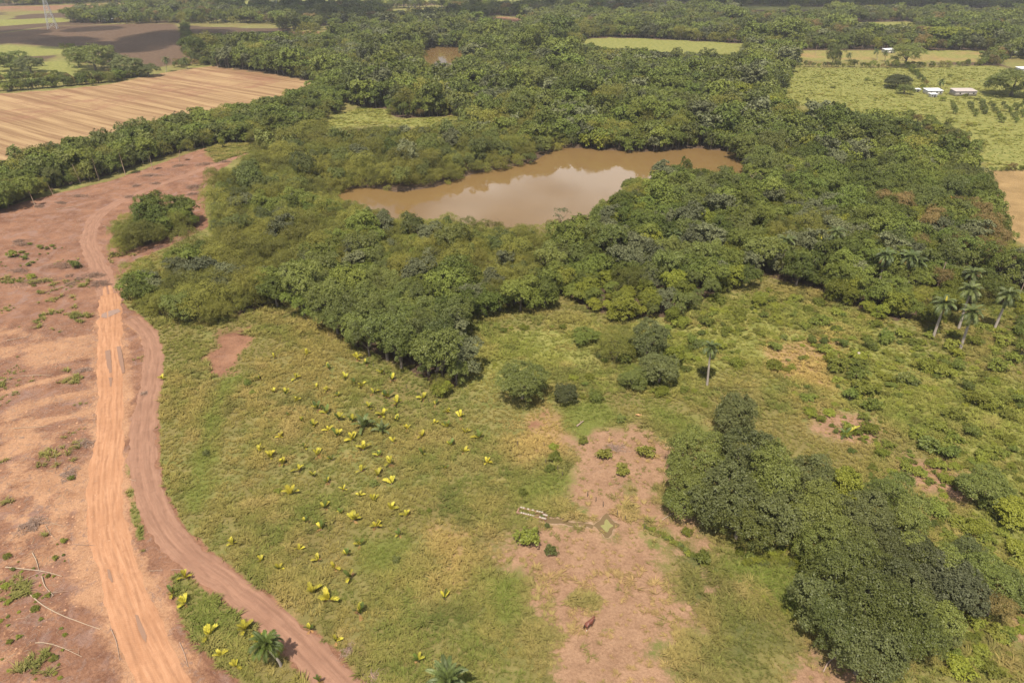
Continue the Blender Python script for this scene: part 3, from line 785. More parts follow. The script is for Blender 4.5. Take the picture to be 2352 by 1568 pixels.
# ------------------------------------------------------------------ trees: crowns of leaf clumps, trunks with limbs
def unit(a):
    return a / (np.linalg.norm(a, axis=-1, keepdims=True) + 1e-9)
def crown_into(mb, seed, Rr, H, z0, lobes, clumps, per, leaf, spread, upb=0.45, flat=0.75, asp=0.55, droop=0.3, mi=0, low=-0.35):
    """uneven crown: lobes -> clumps on the lobes -> leaves in the clumps"""
    g = np.random.default_rng(seed)
    zc = (z0 + H) / 2
    ctr, rad = [np.array([0, 0, zc + (H - z0) * 0.08])], [Rr * 0.62]
    for i in range(lobes):
        a = 2 * np.pi * (i + g.uniform(0, .8)) / lobes
        rr = Rr * g.uniform(.24, .50)
        d = Rr * g.uniform(.35, .82)
        zz = z0 + (H - z0) * g.uniform(.22, .86)
        ctr.append(np.array([d * math.cos(a), d * math.sin(a), zz]))
        rad.append(rr)
    ctr, rad = np.array(ctr), np.array(rad)
    vs = (H - z0) / (2 * Rr) * (1 / flat) * 0.9
    w = rad ** 2
    which = g.choice(len(rad), clumps * 2, p=w / w.sum())
    d = unit(g.normal(size=(clumps * 2, 3)))
    d = d[d[:, 2] > low] if False else np.where((d[:, 2:3] < low), d * np.array([1, 1, -1]), d)
    pc = ctr[which] + d * rad[which][:, None] * (g.uniform(.74, 1.10, (clumps * 2, 1)) + (g.uniform(0, 1, (clumps * 2, 1)) < .12) * g.uniform(.05, .35, (clumps * 2, 1))) * np.array([1, 1, min(1.2, vs)])
    keep = np.ones(len(pc), bool)
    for c, r in zip(ctr, rad):
        q = (pc - c) / np.array([1, 1, min(1.2, vs)])
        keep &= ~(np.linalg.norm(q, axis=1) < r * 0.72)
    keep &= pc[:, 2] > z0 * 0.6
    pc, d = pc[keep][:clumps], d[keep][:clumps]
    nc = len(pc)
    nrm = unit(d * (1 - upb) + np.array([0, 0, 1.0]) * upb)
    cv = g.uniform(0.15, 0.85, nc)
    t1 = unit(np.cross(nrm, g.normal(size=(nc, 3))))
    t2 = np.cross(nrm, t1)
    sc = g.uniform(.65, 1.35, nc)
    m = nc * per
    ic = np.repeat(np.arange(nc), per)
    rr = np.sqrt(g.uniform(0, 1, m)) * spread * sc[ic]
    aa = g.uniform(0, 2 * np.pi, m)
    ox, oy = rr * np.cos(aa), rr * np.sin(aa)
    pos = pc[ic] + t1[ic] * ox[:, None] + t2[ic] * oy[:, None] * 0.8 + nrm[ic] * (g.normal(0, .22, m) * spread)[:, None]
    pos[:, 2] -= droop * rr ** 2 / spread
    out = unit(t1[ic] * ox[:, None] + t2[ic] * oy[:, None] + nrm[ic] * 0.2 + g.normal(0, .25, (m, 3)))
    nl = unit(nrm[ic] + g.normal(0, .52, (m, 3)) + out * 0.35)
    L = leaf * g.uniform(.65, 1.35, m)
    lv = np.clip(cv[ic] * 0.6 + g.uniform(0, .5, m), 0, 1)
    mb.leaves(pos, nl, out, L, L * asp, lv, mi)
    return ctr, rad
def trunk_into(mb, seed, H, r0, ctr, mi=0, z0=0.0, sides=6):
    g = np.random.default_rng(seed)
    fork = H * g.uniform(.22, .36)
    mb.tube([(0, 0, -0.3), (g.normal(0, .05), g.normal(0, .05), fork * .5), (g.normal(0, .12), g.normal(0, .12), fork)], [r0 * 1.25, r0, r0 * .8], sides, mi)
    for c in ctr[:6]:
        mid = np.array([c[0] * .45, c[1] * .45, fork + (c[2] - fork) * .45]) + g.normal(0, .12, 3)
        mb.tube([(0, 0, fork - .1), mid, c], [r0 * .6, r0 * .36, r0 * .12], 5, mi, False)

# species: crown radius, height, bottom, lobes, clumps, leaves per clump, leaf size, clump radius, up bias, flatness
SPECIES = {
 'thorn':    dict(R=3.3, H=5.6, z0=0.3, lobes=11, clumps=435, per=28, leaf=0.172, spread=0.574, upb=.50, flat=.8, asp=.42, droop=.42),
 'broad':    dict(R=3.2, H=6.6, z0=0.9, lobes=8, clumps=285, per=26, leaf=0.264, spread=0.492, upb=.45, flat=.8, asp=.58, droop=.25),
 'dark':     dict(R=2.7, H=7.2, z0=0.8, lobes=9, clumps=300, per=24, leaf=0.238, spread=0.426, upb=.35, flat=.75, asp=.5, droop=.15),
 'grey':     dict(R=3.1, H=7.0, z0=1.4, lobes=8, clumps=255, per=23, leaf=0.304, spread=0.508, upb=.65, flat=.8, asp=.7, droop=.15),
 'bright':   dict(R=2.8, H=5.2, z0=0.3, lobes=8, clumps=270, per=24, leaf=0.277, spread=0.476, upb=.5, flat=.8, asp=.62, droop=.25),
 'brownish': dict(R=3.3, H=6.4, z0=0.9, lobes=9, clumps=345, per=23, leaf=0.198, spread=0.541, upb=.4, flat=.8, asp=.5, droop=.3),
 'umbrella': dict(R=5.6, H=8.6, z0=3.4, lobes=12, clumps=412, per=28, leaf=0.384, spread=0.765, upb=.72, flat=.75, asp=.55, droop=.25),
 'silver':   dict(R=4.4, H=7.6, z0=0.8, lobes=13, clumps=537, per=26, leaf=0.320, spread=0.594, upb=.55, flat=.75, asp=.6, droop=.2),
 'laurel':   dict(R=4.2, H=8.6, z0=0.9, lobes=13, clumps=525, per=28, leaf=0.304, spread=0.576, upb=.42, flat=.75, asp=.5, droop=.25),
 'mango':    dict(R=4.4, H=8.4, z0=0.9, lobes=14, clumps=575, per=28, leaf=0.288, spread=0.594, upb=.40, flat=.75, asp=.45, droop=.25),
}
LEAF = dict(thorn='thorn', broad='broad', dark='dark', grey='grey', bright='bright', brownish='brownish', umbrella='broad', silver='grey', laurel='laurel', mango='dark')
SPN = list(SPECIES)
TREE = {}                                           # (species, variant) -> crown mesh, trunk mesh, whole mesh for the far wood
for si, (sp, q) in enumerate(SPECIES.items()):
    for var in range(3 if sp in ('thorn', 'broad', 'dark', 'mango') else 2):
        seed = 100 * si + var
        cb, tb = MB(), MB()
        ctr, rad = crown_into(cb, seed, q['R'] * (1 + .08 * var), q['H'], q['z0'], q['lobes'], q['clumps'], q['per'], q['leaf'], q['spread'], q['upb'], q['flat'], q['asp'], q['droop'])
        trunk_into(tb, seed, q['H'], 0.045 * q['H'] ** 0.85 if sp != 'umbrella' else .3, ctr)
        TREE[sp, var] = (cb.mesh(sp + '_crown', [LEAF[sp]]), tb.mesh(sp + '_trunk', ['bark']))
FAR = []                                            # lighter trees for the wood that reads as one mass
FAR_SP = ['thorn', 'thorn', 'broad', 'broad', 'dark', 'dark', 'grey', 'bright', 'brownish', 'umbrella']
for k, sp in enumerate(FAR_SP):
    q = SPECIES[sp]
    b = MB()
    ctr, rad = crown_into(b, 900 + k, q['R'] * 1.08, q['H'], q['z0'], q['lobes'] + 2, int(q['clumps'] * .50), 13, q['leaf'] * 2.0, q['spread'] * 1.2, q['upb'], q['flat'], q['asp'], q['droop'])
    trunk_into(b, 900 + k, q['H'], .2, ctr[:4], 1, sides=4)
    FAR.append(b.mesh('far_' + sp, [LEAF[sp], 'bark']))

LOOK = dict(thorn='olive feathery-leaved tree', broad='mid-green broadleaf tree', dark='dark glossy-leaved tree', grey='silvery grey-green tree',
            bright='bright yellow-green tree', brownish='brownish sparse-leaved tree', umbrella='wide flat-topped spreading tree', silver='silvery dense tree', laurel='mid-green dense tree', mango='dense dark mango-like tree')
def tree(sp, x, y, label, group=None, s=1.0, sz=None, var=None, rz=None, name='broadleaf_tree', z=None):
    nv = 3 if (sp, 2) in TREE else 2
    var = random.randrange(nv) if var is None else var % nv
    cm, tm = TREE[sp, var]
    o = thing(name, label, 'tree', (x, y, gz(x, y) - 0.05 if z is None else z), random.uniform(0, 6.28) if rz is None else rz, group, (s, s, sz or s))
    link('trunk', tm, o)
    link('crown', cm, o)
    return o

# ---- wood: jittered stand of trees inside the outlines
EXCL = [POND, POND2, CLEARING, CLEAR_N, STUB, PASTURE_E, FIELD_E, CANE]
def stand(poly, sp, excl, margin=0.0):
    lo, hi = poly.min(0), poly.max(0)
    xs, ys = np.arange(lo[0], hi[0], sp), np.arange(lo[1], hi[1], sp * .87)
    X, Y = np.meshgrid(xs, ys)
    X = X + (np.arange(len(ys)) % 2)[:, None] * sp * .5
    X, Y = (X + rng.uniform(-.36, .36, X.shape) * sp).ravel(), (Y + rng.uniform(-.36, .36, Y.shape) * sp).ravel()
    k = inside(poly, X, Y)
    X, Y = X[k], Y[k]
    for e in excl:
        b = near_box(e, X, Y, 4)
        d = np.full(X.shape, 99.)
        if b.any():
            d[b] = sdf(e, X[b], Y[b])
        mg = -1.2 if e is POND else margin
        X, Y = X[d > mg], Y[d > mg]
    return X, Y
POND_VIS = P((760, 446), (820, 432), (940, 438), (1000, 428), (1080, 402), (1222, 374), (1290, 340), (1480, 350), (1690, 350), (1718, 402), (1640, 386), (1560, 382), (1480, 388), (1405, 432), (1372, 480), (1300, 500), (1235, 503), (1080, 494), (965, 488), (850, 466))
OPEN = [POND_VIS, CLEARING, PASTURE_E, FIELD_E, CANE, POND2, STUB] + PLOUGH + FARSOIL + FARGREEN
def hides(X, Y, h):
    """trees that would stand in the line of sight to open land"""
    out = np.zeros(X.shape, bool)
    for f in (.35, .7, 1.0):
        k = CAM_H / (CAM_H - h * f)
        for pl in OPEN:
            out |= inside(pl, X * k, Y * k)
    return out
STANDS = []
def in_view(X, Y, m=60, h=6):
    u, v, zf = PR(X, Y, np.full(X.shape, float(h)))
    return (zf > 5) & (u > -m) & (u < 2352 + m) & (v > -m) & (v < 1568 + m)
for nm, spc, mar in (('wood', 4.6, 1.5), ('belt', 4.0, 0.8), ('island', 3.7, 0.5), ('north', 6.2, 1.0)):
    X, Y = stand(FOREST[nm], spc, [e for e in EXCL if not (nm == 'belt' and e is CLEAR_N)], mar)
    k = in_view(X, Y, 300 if nm != 'north' else 500)
    X, Y = X[k], Y[k]
    # species follow soft patches of the stand
    n1, n2, n3 = fbm(X, Y, 26, 61), fbm(X, Y, 17, 62), fbm(X, Y, 9, 63)
    u, v, _ = PR(X, Y, np.full(X.shape, 4.0))
    r = rng.uniform(0, 1, X.shape)
    spi = np.where(n1 + .25 * (r - .5) > .53, SPN.index('thorn'), SPN.index('broad'))
    spi = np.where(n2 + .35 * (r - .5) > .63, SPN.index('dark'), spi)
    spi = np.where((n3 + .5 * (rng.uniform(0, 1, X.shape) - .5) > .74), SPN.index('grey'), spi)
    sc = np.clip(rng.normal(1.14, .30, X.shape), .6, 2.0) * (.88 if nm in ('belt', 'island') else 1.0)
    if nm == 'wood':
        west = u < 1290
        spi = np.where(west & (v < 640) & (r < .66), SPN.index('thorn'), spi)
        east = (u > 1290)
        spi = np.where(east & (spi == SPN.index('thorn')) & (r < .75), SPN.index('broad'), spi)
        spi = np.where(east & (rng.uniform(0, 1, X.shape) < .13), SPN.index('bright'), spi)
        spi = np.where((u > 2050) & (v > 470) & (v < 700) & (r < .28), SPN.index('brownish'), spi)
        front = east & (v > 640)
        spi = np.where(front & (r < .5), SPN.index('bright'), spi)
        sc = np.where(front, sc * .76, sc)
        grove = inside(P((680, 700), (720, 640), (860, 610), (940, 680), (1040, 790), (1090, 915), (980, 920), (760, 790)), X, Y)
        spi = np.where(grove & (r < .85), SPN.index('dark'), spi)
        sc = np.where(east & (v < 620), sc * 1.05, sc)
        d = np.full(X.shape, 99.)
        b = near_box(POND, X, Y, 12)
        d[b] = sdf(POND, X[b], Y[b])
        sc = np.where((d < 9) & (u < 1330), sc * .72, sc)
        spi = np.where((d < 7) & (u < 1300) & (r < .85), SPN.index('thorn'), spi)
    if nm == 'belt':
        spi = np.where(r < .55, SPN.index('broad'), np.where(r < .8, SPN.index('dark'), SPN.index('thorn')))
        sc = sc * 1.05
    if nm == 'island':
        spi = np.where(u < 330, SPN.index('thorn'), np.where(r < .7, SPN.index('broad'), SPN.index('thorn')))
        sc = sc * .95
    if nm == 'north':
        sc = sc * 1.16 * (1.0 + .3 * (n2 > .55)) * np.where(rng.uniform(0, 1, X.shape) < .06, 1.45, 1.0)
        spi = np.where((rng.uniform(0, 1, X.shape) < .012), SPN.index('umbrella'), spi)
        spi = np.where((spi == SPN.index('dark')) & (r < .6), SPN.index('broad'), spi)
        spi = np.where((u > 1700) & (rng.uniform(0, 1, X.shape) < .12), SPN.index('bright'), spi)
    if nm in ('wood', 'north'):
        k = ~hides(X, Y, 6.0 * sc)
        X, Y, spi, sc = X[k], Y[k], spi[k], sc[k]
    if nm == 'wood':
        k = np.ones(X.shape, bool)
        for bu, bv in ((3126, 1078), (3271, 1060), (3330, 1030), (3515, 1135), (3620, 1139), (3733, 1346), (3840, 1397), (3834, 1314), (3973, 1326), (2690, 1010), (3440, 905), (3618, 930)):
            bx, by = GS(bu, bv)
            n_ = math.hypot(bx, by)
            al = ((X - bx) * bx + (Y - by) * by) / n_
            ac = np.abs((X - bx) * by - (Y - by) * bx) / n_
            k &= ~((np.hypot(X - bx, Y - by) < 3.2) | ((al < 0) & (al > -10) & (ac < 3.0)))
        X, Y, spi, sc = X[k], Y[k], spi[k], sc[k]
    STANDS.append((nm, X, Y, spi, sc))

LM = [('the stone heap', 1977, 826), ('the lone royal palm', 1624, 886), ('the round slope bush', 2265, 1140), ('the shady clump', 1790, 1150), ('the one-yellow-frond palm', 1940, 1005),
      ('the nearest right-hand palm', 2205, 802), ('the twin royal palms', 2080, 655), ('the leaning right-edge palm', 2285, 760), ('the orange-blossom tree', 2165, 495), ('the red-blossom tree', 1640, 515),
      ('the flat silvery tree', 1820, 490), ('the bare-branched tree', 1287, 530), ('the left tip of the pond', 745, 455), ('the right end of the pond', 1730, 420), ('the mid-pasture thicket', 1470, 850),
      ('the big round bush', 1200, 905), ('the grove-tip bright bush', 1010, 910), ('the pale-leaved grove tree', 940, 800), ('the wood-edge bare patch', 540, 800), ('the wood-corner puddle', 255, 722),
      ('the island thicket', 360, 530), ('the long dead brush heap', 150, 615), ('the two dark coconut palms', 855, 990), ('the brick trough', 1220, 1185), ('the largest seedling', 805, 1318), ('the palm by the track', 645, 1525),
      ('the cattle pool', 1395, 1210), ('the palm row in the wood', 1795, 618), ('the yellow-frond wood palm', 1878, 608), ('the slender trees', 230, 412), ('the lower right clump', 2010, 1440), ('the pale-leaved broad tree', 2185, 1370),
      ('the big pondside bush', 880, 415), ('the wood-edge gap', 1300, 700), ('the grassy corner', 520, 345), ('the dark grove', 860, 830), ('the left grove corner', 705, 728), ('the back of the grove', 845, 645), ('the middle of the grove', 850, 730), ('the right grove flank', 1000, 800), ('the middle of the left wood', 520, 640),
      ('the front of the left wood', 440, 740), ('the far end of the island path', 500, 540), ('the pond bank bushes', 1000, 530), ('the small leafless tree', 1500, 520), ('the front shrubs', 1560, 740), ('the thin dead trunk', 1812, 420), ('the wood-edge pole', 2150, 668)]
LMXY = np.array([G(a[1], a[2]) for a in LM])
def near_lm(x, y, skip=()):
    d = np.hypot(LMXY[:, 0] - x, LMXY[:, 1] - y)
    for i in np.argsort(d):
        if not any(q in LM[i][0] for q in skip):
            return LM[i][0]
def sized(s_):
    return 'big ' if s_ > 1.4 else 'small ' if s_ < .95 else ''
AREA = dict(belt='in the tree belt', island='in the island thicket')
def area_name(nm, x, y):
    if nm in AREA:
        return AREA[nm]
    u, v, _ = PR(x, y, 3.0)
    if u < 690:
        return 'in the left-hand wood'
    if u < 1100 and v > 600:
        return 'in the dark grove'
    if u < 1290:
        return 'in the middle wood'
    return 'at the scrubby wood edge' if v > 640 else 'in the right-hand wood'
allx = np.concatenate([s[1] for s in STANDS])
ally = np.concatenate([s[2] for s in STANDS])
alls = np.concatenate([s[3] for s in STANDS])
allc = np.concatenate([s[4] for s in STANDS])
alln = np.concatenate([np.full(len(s[1]), i) for i, s in enumerate(STANDS)])
dist = np.sqrt(allx ** 2 + ally ** 2 + CAM_H ** 2)
size = np.where(in_view(allx, ally, 0, 5), allc / dist, 0)
order = np.argsort(-size)
near_set = order[:222]
near_mask = np.zeros(len(allx), bool)
near_mask[near_set] = True
for i in near_set:
    sp = SPN[alls[i]]
    ar = area_name(STANDS[alln[i]][0], allx[i], ally[i])
    lb = '%s%s %s near %s' % (sized(allc[i]), LOOK[sp], ar, near_lm(allx[i], ally[i], ('the dark grove', 'island thicket')))
    tree(sp, float(allx[i]), float(ally[i]), lb, lb, float(allc[i]), float(allc[i] * random.uniform(.88, 1.15)))
# the rest of the woods
FARIX = {sp: [k for k, s in enumerate(FAR_SP) if s == sp] for sp in set(FAR_SP)}
MIDP = [None] * 0
def far_index(spi):
    return np.array([random.choice(FARIX[SPN[s]]) if SPN[s] in FARIX else 0 for s in spi])
rx, ry, rs, rc = allx[~near_mask], ally[~near_mask], alls[~near_mask], allc[~near_mask]
mid = np.sqrt(rx ** 2 + ry ** 2) < 330
MIDM = []
MIDIX = {}
for (sp, var), (cm, tm) in TREE.items():
    if sp in ('mango', 'laurel', 'silver'):
        continue
    MIDIX.setdefault(sp, []).append(len(MIDM))
    MIDM.append(cm)
zz = ground_z(rx, ry)
hs = np.stack([rc, rc, rc * rng.uniform(.88, 1.15, rc.shape)], 1)
scatter('woodland', np.stack([rx, ry, zz], 1)[mid], rng.uniform(0, 6.28, mid.sum()), hs[mid], [random.choice(MIDIX[SPN[s]]) for s in rs[mid]], MIDM,
        'closed wood around the muddy pond')
scatter('far_woodland', np.stack([rx, ry, zz], 1)[~mid], rng.uniform(0, 6.28, (~mid).sum()), hs[~mid] * 1.05, far_index(rs[~mid]), FAR,
        'far closed wood beyond the pond')

# distant country beyond the woods: hedges, copses and patches of trees between fields
X, Y = stand(P((-260, 150), (-260, -14), (2620, -14), (2620, 150), (1830, 112), (1250, 64), (900, 70), (560, 98), (450, 100), (330, 100)), 10.5, FIELDS_ALL, 1.5)
nz = fbm(X, Y, 130, 71) + .25 * fbm(X, Y, 34, 72)
u, v, _ = PR(X, Y, np.zeros(X.shape))
keep = ~hides(X, Y, 6.0) & (nz > .535 - .10 * (u > 1150)) & ~((u < 640) & (v > 55) & (v < 175))
X, Y = X[keep], Y[keep]
sc = np.clip(rng.normal(1.75, .42, X.shape), .8, 3.0)
ix = rng.choice([2, 3, 4, 5, 4, 5, 2, 0, 6, 8, 9, 7], X.shape)
ix = np.where((ix == 9) & (rng.uniform(0, 1, X.shape) < .6), 4, ix)
scatter('distant_trees', np.stack([X, Y, ground_z(X, Y)], 1), rng.uniform(0, 6.28, X.shape), np.stack([sc, sc, sc], 1), ix, FAR, 'distant trees between the far fields')
# hedge rows and copses at the field edges, placed along lines
def row_pts(pts, gap, wid):
    s = spline([(*G(*p), wid) for p in pts], gap)
    n = len(s)
    rep = 2 if wid > 3 else 1
    out = [s[:, :2] + rng.normal(0, wid * .45, (n, 2)) for _ in range(rep)]
    return np.vstack(out)
HEDGES = [([(1818, 154), (1950, 155), (2100, 156), (2290, 150)], 3.4, 2.0, .62), ([(2085, 157), (2105, 175), (2125, 195)], 4, 2, .5),
          ([(0, 210), (100, 203), (220, 193), (320, 176)], 2.6, 6, .95), ([(425, 60), (432, 100), (440, 130), (480, 148)], 4, 5, .75),
          ([(440, 98), (520, 95), (600, 92), (650, 90)], 4.5, 8, .9), ([(150, 112), (200, 135), (180, 145)], 5, 5, .7), ([(0, 152), (40, 156), (85, 153)], 4, 6, .9),
          ([(0, 188), (40, 186), (90, 184), (150, 188)], 2.8, 4, .85), ([(160, 192), (230, 182), (300, 172)], 3, 6, .9), ([(1720, 128), (1800, 140), (1820, 150)], 4, 8, 1.0),
          ([(2270, 150), (2300, 130), (2352, 120), (2400, 110)], 5, 9, 1.1), ([(410, 155), (470, 148), (500, 152)], 4, 6, .8),
          ([(640, 96), (760, 86), (900, 76), (1000, 70)], 5, 9, 1.0), ([(1830, 112), (1950, 108), (2100, 108), (2260, 112)], 5, 7, .9), ([(2225, 345), (2190, 330), (2140, 300), (2060, 275)], 4.5, 5, .8),
          ([(2278, 395), (2310, 393), (2380, 391)], 2.2, 1.0, .34), ([(2340, 700), (2346, 760), (2352, 830)], 3.2, 1.0, .30)]
px, py, ps = [], [], []
for pts, gap, wid, s in HEDGES:
    q = row_pts(pts, gap, wid)
    px.append(q[:, 0]); py.append(q[:, 1]); ps.append(np.clip(rng.normal(s, .14, len(q)), .25, 1.6))
px, py, ps = map(np.concatenate, (px, py, ps))
scatter('hedgerow', np.stack([px, py, ground_z(px, py)], 1), rng.uniform(0, 6.28, px.shape), np.stack([ps, ps, ps], 1), rng.choice([2, 3, 4, 5, 2, 0, 7, 8], px.shape), FAR, 'hedgerows between the far fields')

# ---- trees that stand out by themselves
def tree_px(sp, u, v, Rm, Hm, label, group=None, name='broadleaf_tree', at=.55, var=None):
    """crown centre pixel, crown radius and height in metres"""
    q = SPECIES[sp]
    x, y = G(u, v, Hm * at)
    return tree(sp, x, y, label, group, Rm / q['R'], Hm / q['H'], var, name=name)
for k, (u, v, r, h, sp, w) in enumerate([
        (1692, 948, 4.2, 9.0, 'laurel', 'topmost tree, nearest the lone royal palm'), (1612, 1052, 4.6, 9.0, 'mango', 'upper left tree'), (1708, 1040, 4.8, 10.5, 'laurel', 'tall tree just below the topmost'),
        (1578, 1128, 4.0, 8.0, 'mango', 'leftmost tree over the dry ground'), (1662, 1148, 5.0, 9.5, 'laurel', 'broad tree in the middle left'), (1768, 1112, 5.0, 10.5, 'mango', 'tallest tree in the centre'),
        (1850, 1092, 3.8, 8.0, 'laurel', 'tree at the upper right shoulder'), (1700, 1190, 4.2, 7.5, 'mango', 'lowest tree at the left foot'), (1800, 1182, 4.6, 9.0, 'laurel', 'tree above the strap-leaved bed'),
        (1945, 1112, 3.2, 6.0, 'bright', 'yellowish tree at the right shoulder'), (1882, 1176, 4.6, 8.5, 'mango', 'dark tree right of centre'), (2040, 1128, 3.2, 6.0, 'mango', 'small tree at the upper right end'),
        (1975, 1186, 4.0, 7.5, 'laurel', 'tree in the lower right part'), (2075, 1192, 3.6, 6.5, 'mango', 'rightmost tree'), (2008, 1252, 3.6, 6.5, 'laurel', 'tree at the right foot')]):
    tree_px(sp, u, v, r * 1.08, h * 1.1, w + ' of the shady clump', 'trees of the shady clump')
for k, (u, v, r, h, sp, w) in enumerate([
        (1925, 1310, 4.2, 8.5, 'mango', 'upper left tree'), (2020, 1335, 4.2, 8.0, 'laurel', 'upper right tree'), (1902, 1400, 4.2, 8.5, 'laurel', 'leftmost tree beside the bright green patch'), (2010, 1418, 4.6, 9.0, 'mango', 'big central tree'),
        (1905, 1250, 4.2, 8.0, 'mango', 'highest tree, joining the shady clump'), (1975, 1280, 4.2, 7.5, 'mango', 'tree below the joint with the shady clump'), (2085, 1275, 4.0, 7.0, 'laurel', 'tree at the upper right corner'), (2140, 1300, 4.0, 7.0, 'mango', 'tree left above the pale-leaved tree'),
        (2120, 1415, 3.8, 6.5, 'mango', 'tree left below the pale-leaved tree'), (2215, 1290, 3.6, 6.0, 'laurel', 'tree above the pale-leaved tree'), (2250, 1330, 3.4, 6.0, 'mango', 'tree right of the pale-leaved tree'), (2150, 1440, 3.0, 5.0, 'laurel', 'small tree at the lower right corner'),
        (1985, 1495, 4.2, 8.0, 'laurel', 'lowest tree'), (2085, 1468, 3.8, 7.5, 'mango', 'lower right tree'), (2072, 1385, 3.6, 7.0, 'laurel', 'right middle tree'), (1935, 1455, 3.6, 7.0, 'mango', 'lower left tree')]):
    tree_px(sp, u, v, r * 1.06, h * 1.08, w + ' of the lower right clump', 'trees of the lower right clump')
tree_px('silver', 2190, 1350, 4.4, 7.5, 'pale-leaved broad tree at the right of the lower clump')
tree_px('brownish', 2280, 1385, 3.4, 5.5, 'brownish sparse tree right of the pale-leaved tree')
tree_px('dark', 2335, 1345, 3.2, 6, 'dark tree at the right edge near the picture foot')
tree_px('mango', 2268, 1118, 4.7, 6, 'round dark bush alone on the right-hand slope', name='round_bush')
tree_px('bright', 2335, 1172, 3.6, 4.2, 'yellow-green bush just below the round dark bush', name='leafy_bush')
tree_px('mango', 1200, 880, 5.4, 7.2, 'big round dark bush above the brown bare patch', name='round_bush', var=1)
tree_px('laurel', 1300, 902, 2.7, 4.0, 'small bush right of the big round bush', name='leafy_bush')
tree_px('thorn', 1420, 792, 4.8, 7.0, 'olive tree at the left of the mid-pasture thicket')
tree_px('laurel', 1490, 780, 4.6, 8.0, 'tallest tree of the mid-pasture thicket')
tree_px('laurel', 1518, 846, 4.2, 6.8, 'broadleaf tree at the right of the mid-pasture thicket')
tree_px('mango', 1455, 868, 3.3, 4.4, 'low dark bush in front of the mid-pasture thicket', name='leafy_bush')
tree_px('bright', 1545, 815, 2.6, 5.0, 'yellowish small tree at the right side of the thicket')
tree_px('broad', 1348, 768, 3.4, 3.6, 'low bushes left of the mid-pasture thicket', name='leafy_bush')
tree_px('bright', 1010, 890, 2.3, 3.6, 'bright yellow-green bush at the tip of the dark grove', name='leafy_bush')
tree_px('silver', 940, 775, 3.3, 7.0, 'pale-leaved round tree in the dark grove')
tree_px('umbrella', 2030, 302, 14, 15, 'huge rounded bright tree at the edge of the right pasture', at=.6)
tree_px('bright', 1690, 208, 9.5, 16, 'tall bright green tree in the wood behind the pond', at=.7)
tree_px('umbrella', 1545, 192, 8.5, 14, 'tall layered tree above the wood behind the pond', at=.7)
tree_px('umbrella', 448, 112, 11, 19, 'tall flat-topped tree at the corner of the stubble field', at=.55)
tree_px('mango', 212, 132, 14, 19, 'huge dark round tree behind the stubble field', at=.5)
tree_px('mango', 176, 134, 9, 14, 'lower dark tree left of the huge round tree', at=.5)
tree_px('laurel', 292, 152, 12, 13, 'broad green tree right of the huge round tree')
tree_px('laurel', 338, 162, 8, 8, 'rounded tree at the end of the green hedge by the stubble field')
tree_px('laurel', 2065, 185, 10, 9, 'lone spreading tree in the yellow pasture', at=.5)
tree_px('mango', 2080, 204, 5, 6, 'small dark tree in front of the lone spreading tree')
tree_px('mango', 2332, 192, 17, 15, 'big dark tree at the right edge of the yellow pasture', at=.5)
tree_px('mango', 1917, 124, 8, 16, 'tall dark round tree left of the far red field', at=.5)
tree_px('mango', 2085, 130, 12, 16, 'dark tree by the hedge of the yellow pasture', at=.5)
tree_px('bright', 2165, 84, 20, 18, 'big yellow-green domed tree among the far houses', at=.5)
tree_px('laurel', 1770, 97, 8, 12, 'round tree at the end of the pale cane field', at=.5)
tree_px('mango', 20, 142, 11, 14, 'dark tree copse at the left edge behind the green field', at=.5)
tree_px('laurel', 66, 150, 10, 11, 'rounded tree right of the left-edge dark tree', at=.5)
tree_px('laurel', 250, 140, 9, 12, 'green tree between the huge round tree and the hedge', at=.5)
tree_px('mango', 470, 128, 8, 11, 'dark tree at the foot of the flat-topped corner tree', at=.5)
tree_px('thorn', 585, 312, 5.0, 7, 'greyish thorn tree in the clearing by the tree belt')
tree_px('bright', 510, 330, 1.4, 4.5, 'slim pale sapling standing in the grassy corner')
tree_px('thorn', 905, 252, 4.2, 5, 'olive thorn tree on the grassy clearing', var=1)
tree_px('brownish', 965, 258, 3, 5, 'brownish small tree on the grassy clearing')
tree_px('brownish', 1010, 252, 4.0, 5.5, 'wide brownish tree right on the grassy clearing')
tree_px('thorn', 880, 385, 4.6, 6.5, 'big olive bush leaning over the left water of the pond', var=2)
tree_px('thorn', 955, 402, 4.2, 5.5, 'olive bush dipping into the pond at the left point')
tree_px('thorn', 1195, 350, 3.6, 5.5, 'yellowish-olive bush on the point of the far pond bank')
tree_px('silver', 1820, 465, 5.2, 8, 'silvery tree with a flat crown in the right-hand wood')
tree_px('grey', 2130, 380, 5.0, 8, 'silvery tree near the far right field corner')
tree_px('bright', 1570, 470, 4.2, 9, 'rounded bright tree rising beside the near pond bank')
tree_px('broad', 1578, 365, 2.4, 9, 'tree standing up against the right part of the pond', at=.75)
tree_px('mango', 1375, 500, 3.0, 7, 'dark tree beside the bare-branched tree on the pond bank')
tree_px('grey', 1945, 655, 3.6, 5.5, 'pale round bush below the royal palms')
tree_px('bright', 1745, 690, 2.0, 2.6, 'round bush standing on the upper pasture', name='leafy_bush')

# flowering trees (orange) in the right-hand wood
fb = MB()
crown_into(fb, 777, 3.0, 6.6, 3.2, 8, 60, 10, .34, .5, .6, .8, .7, .1)
FLOWER = fb.mesh('blossom', ['flower'])
for u, v, s, lb in ((2165, 470, 1.15, 'tree with orange blossom in the right-hand wood'), (1640, 497, .65, 'small tree with red blossom near the pond bank')):
    x, y = G(u, v, 5)
    o = tree('broad', x, y, lb, None, s)
    link('blossom', FLOWER, o, (0, 0, 0.3))

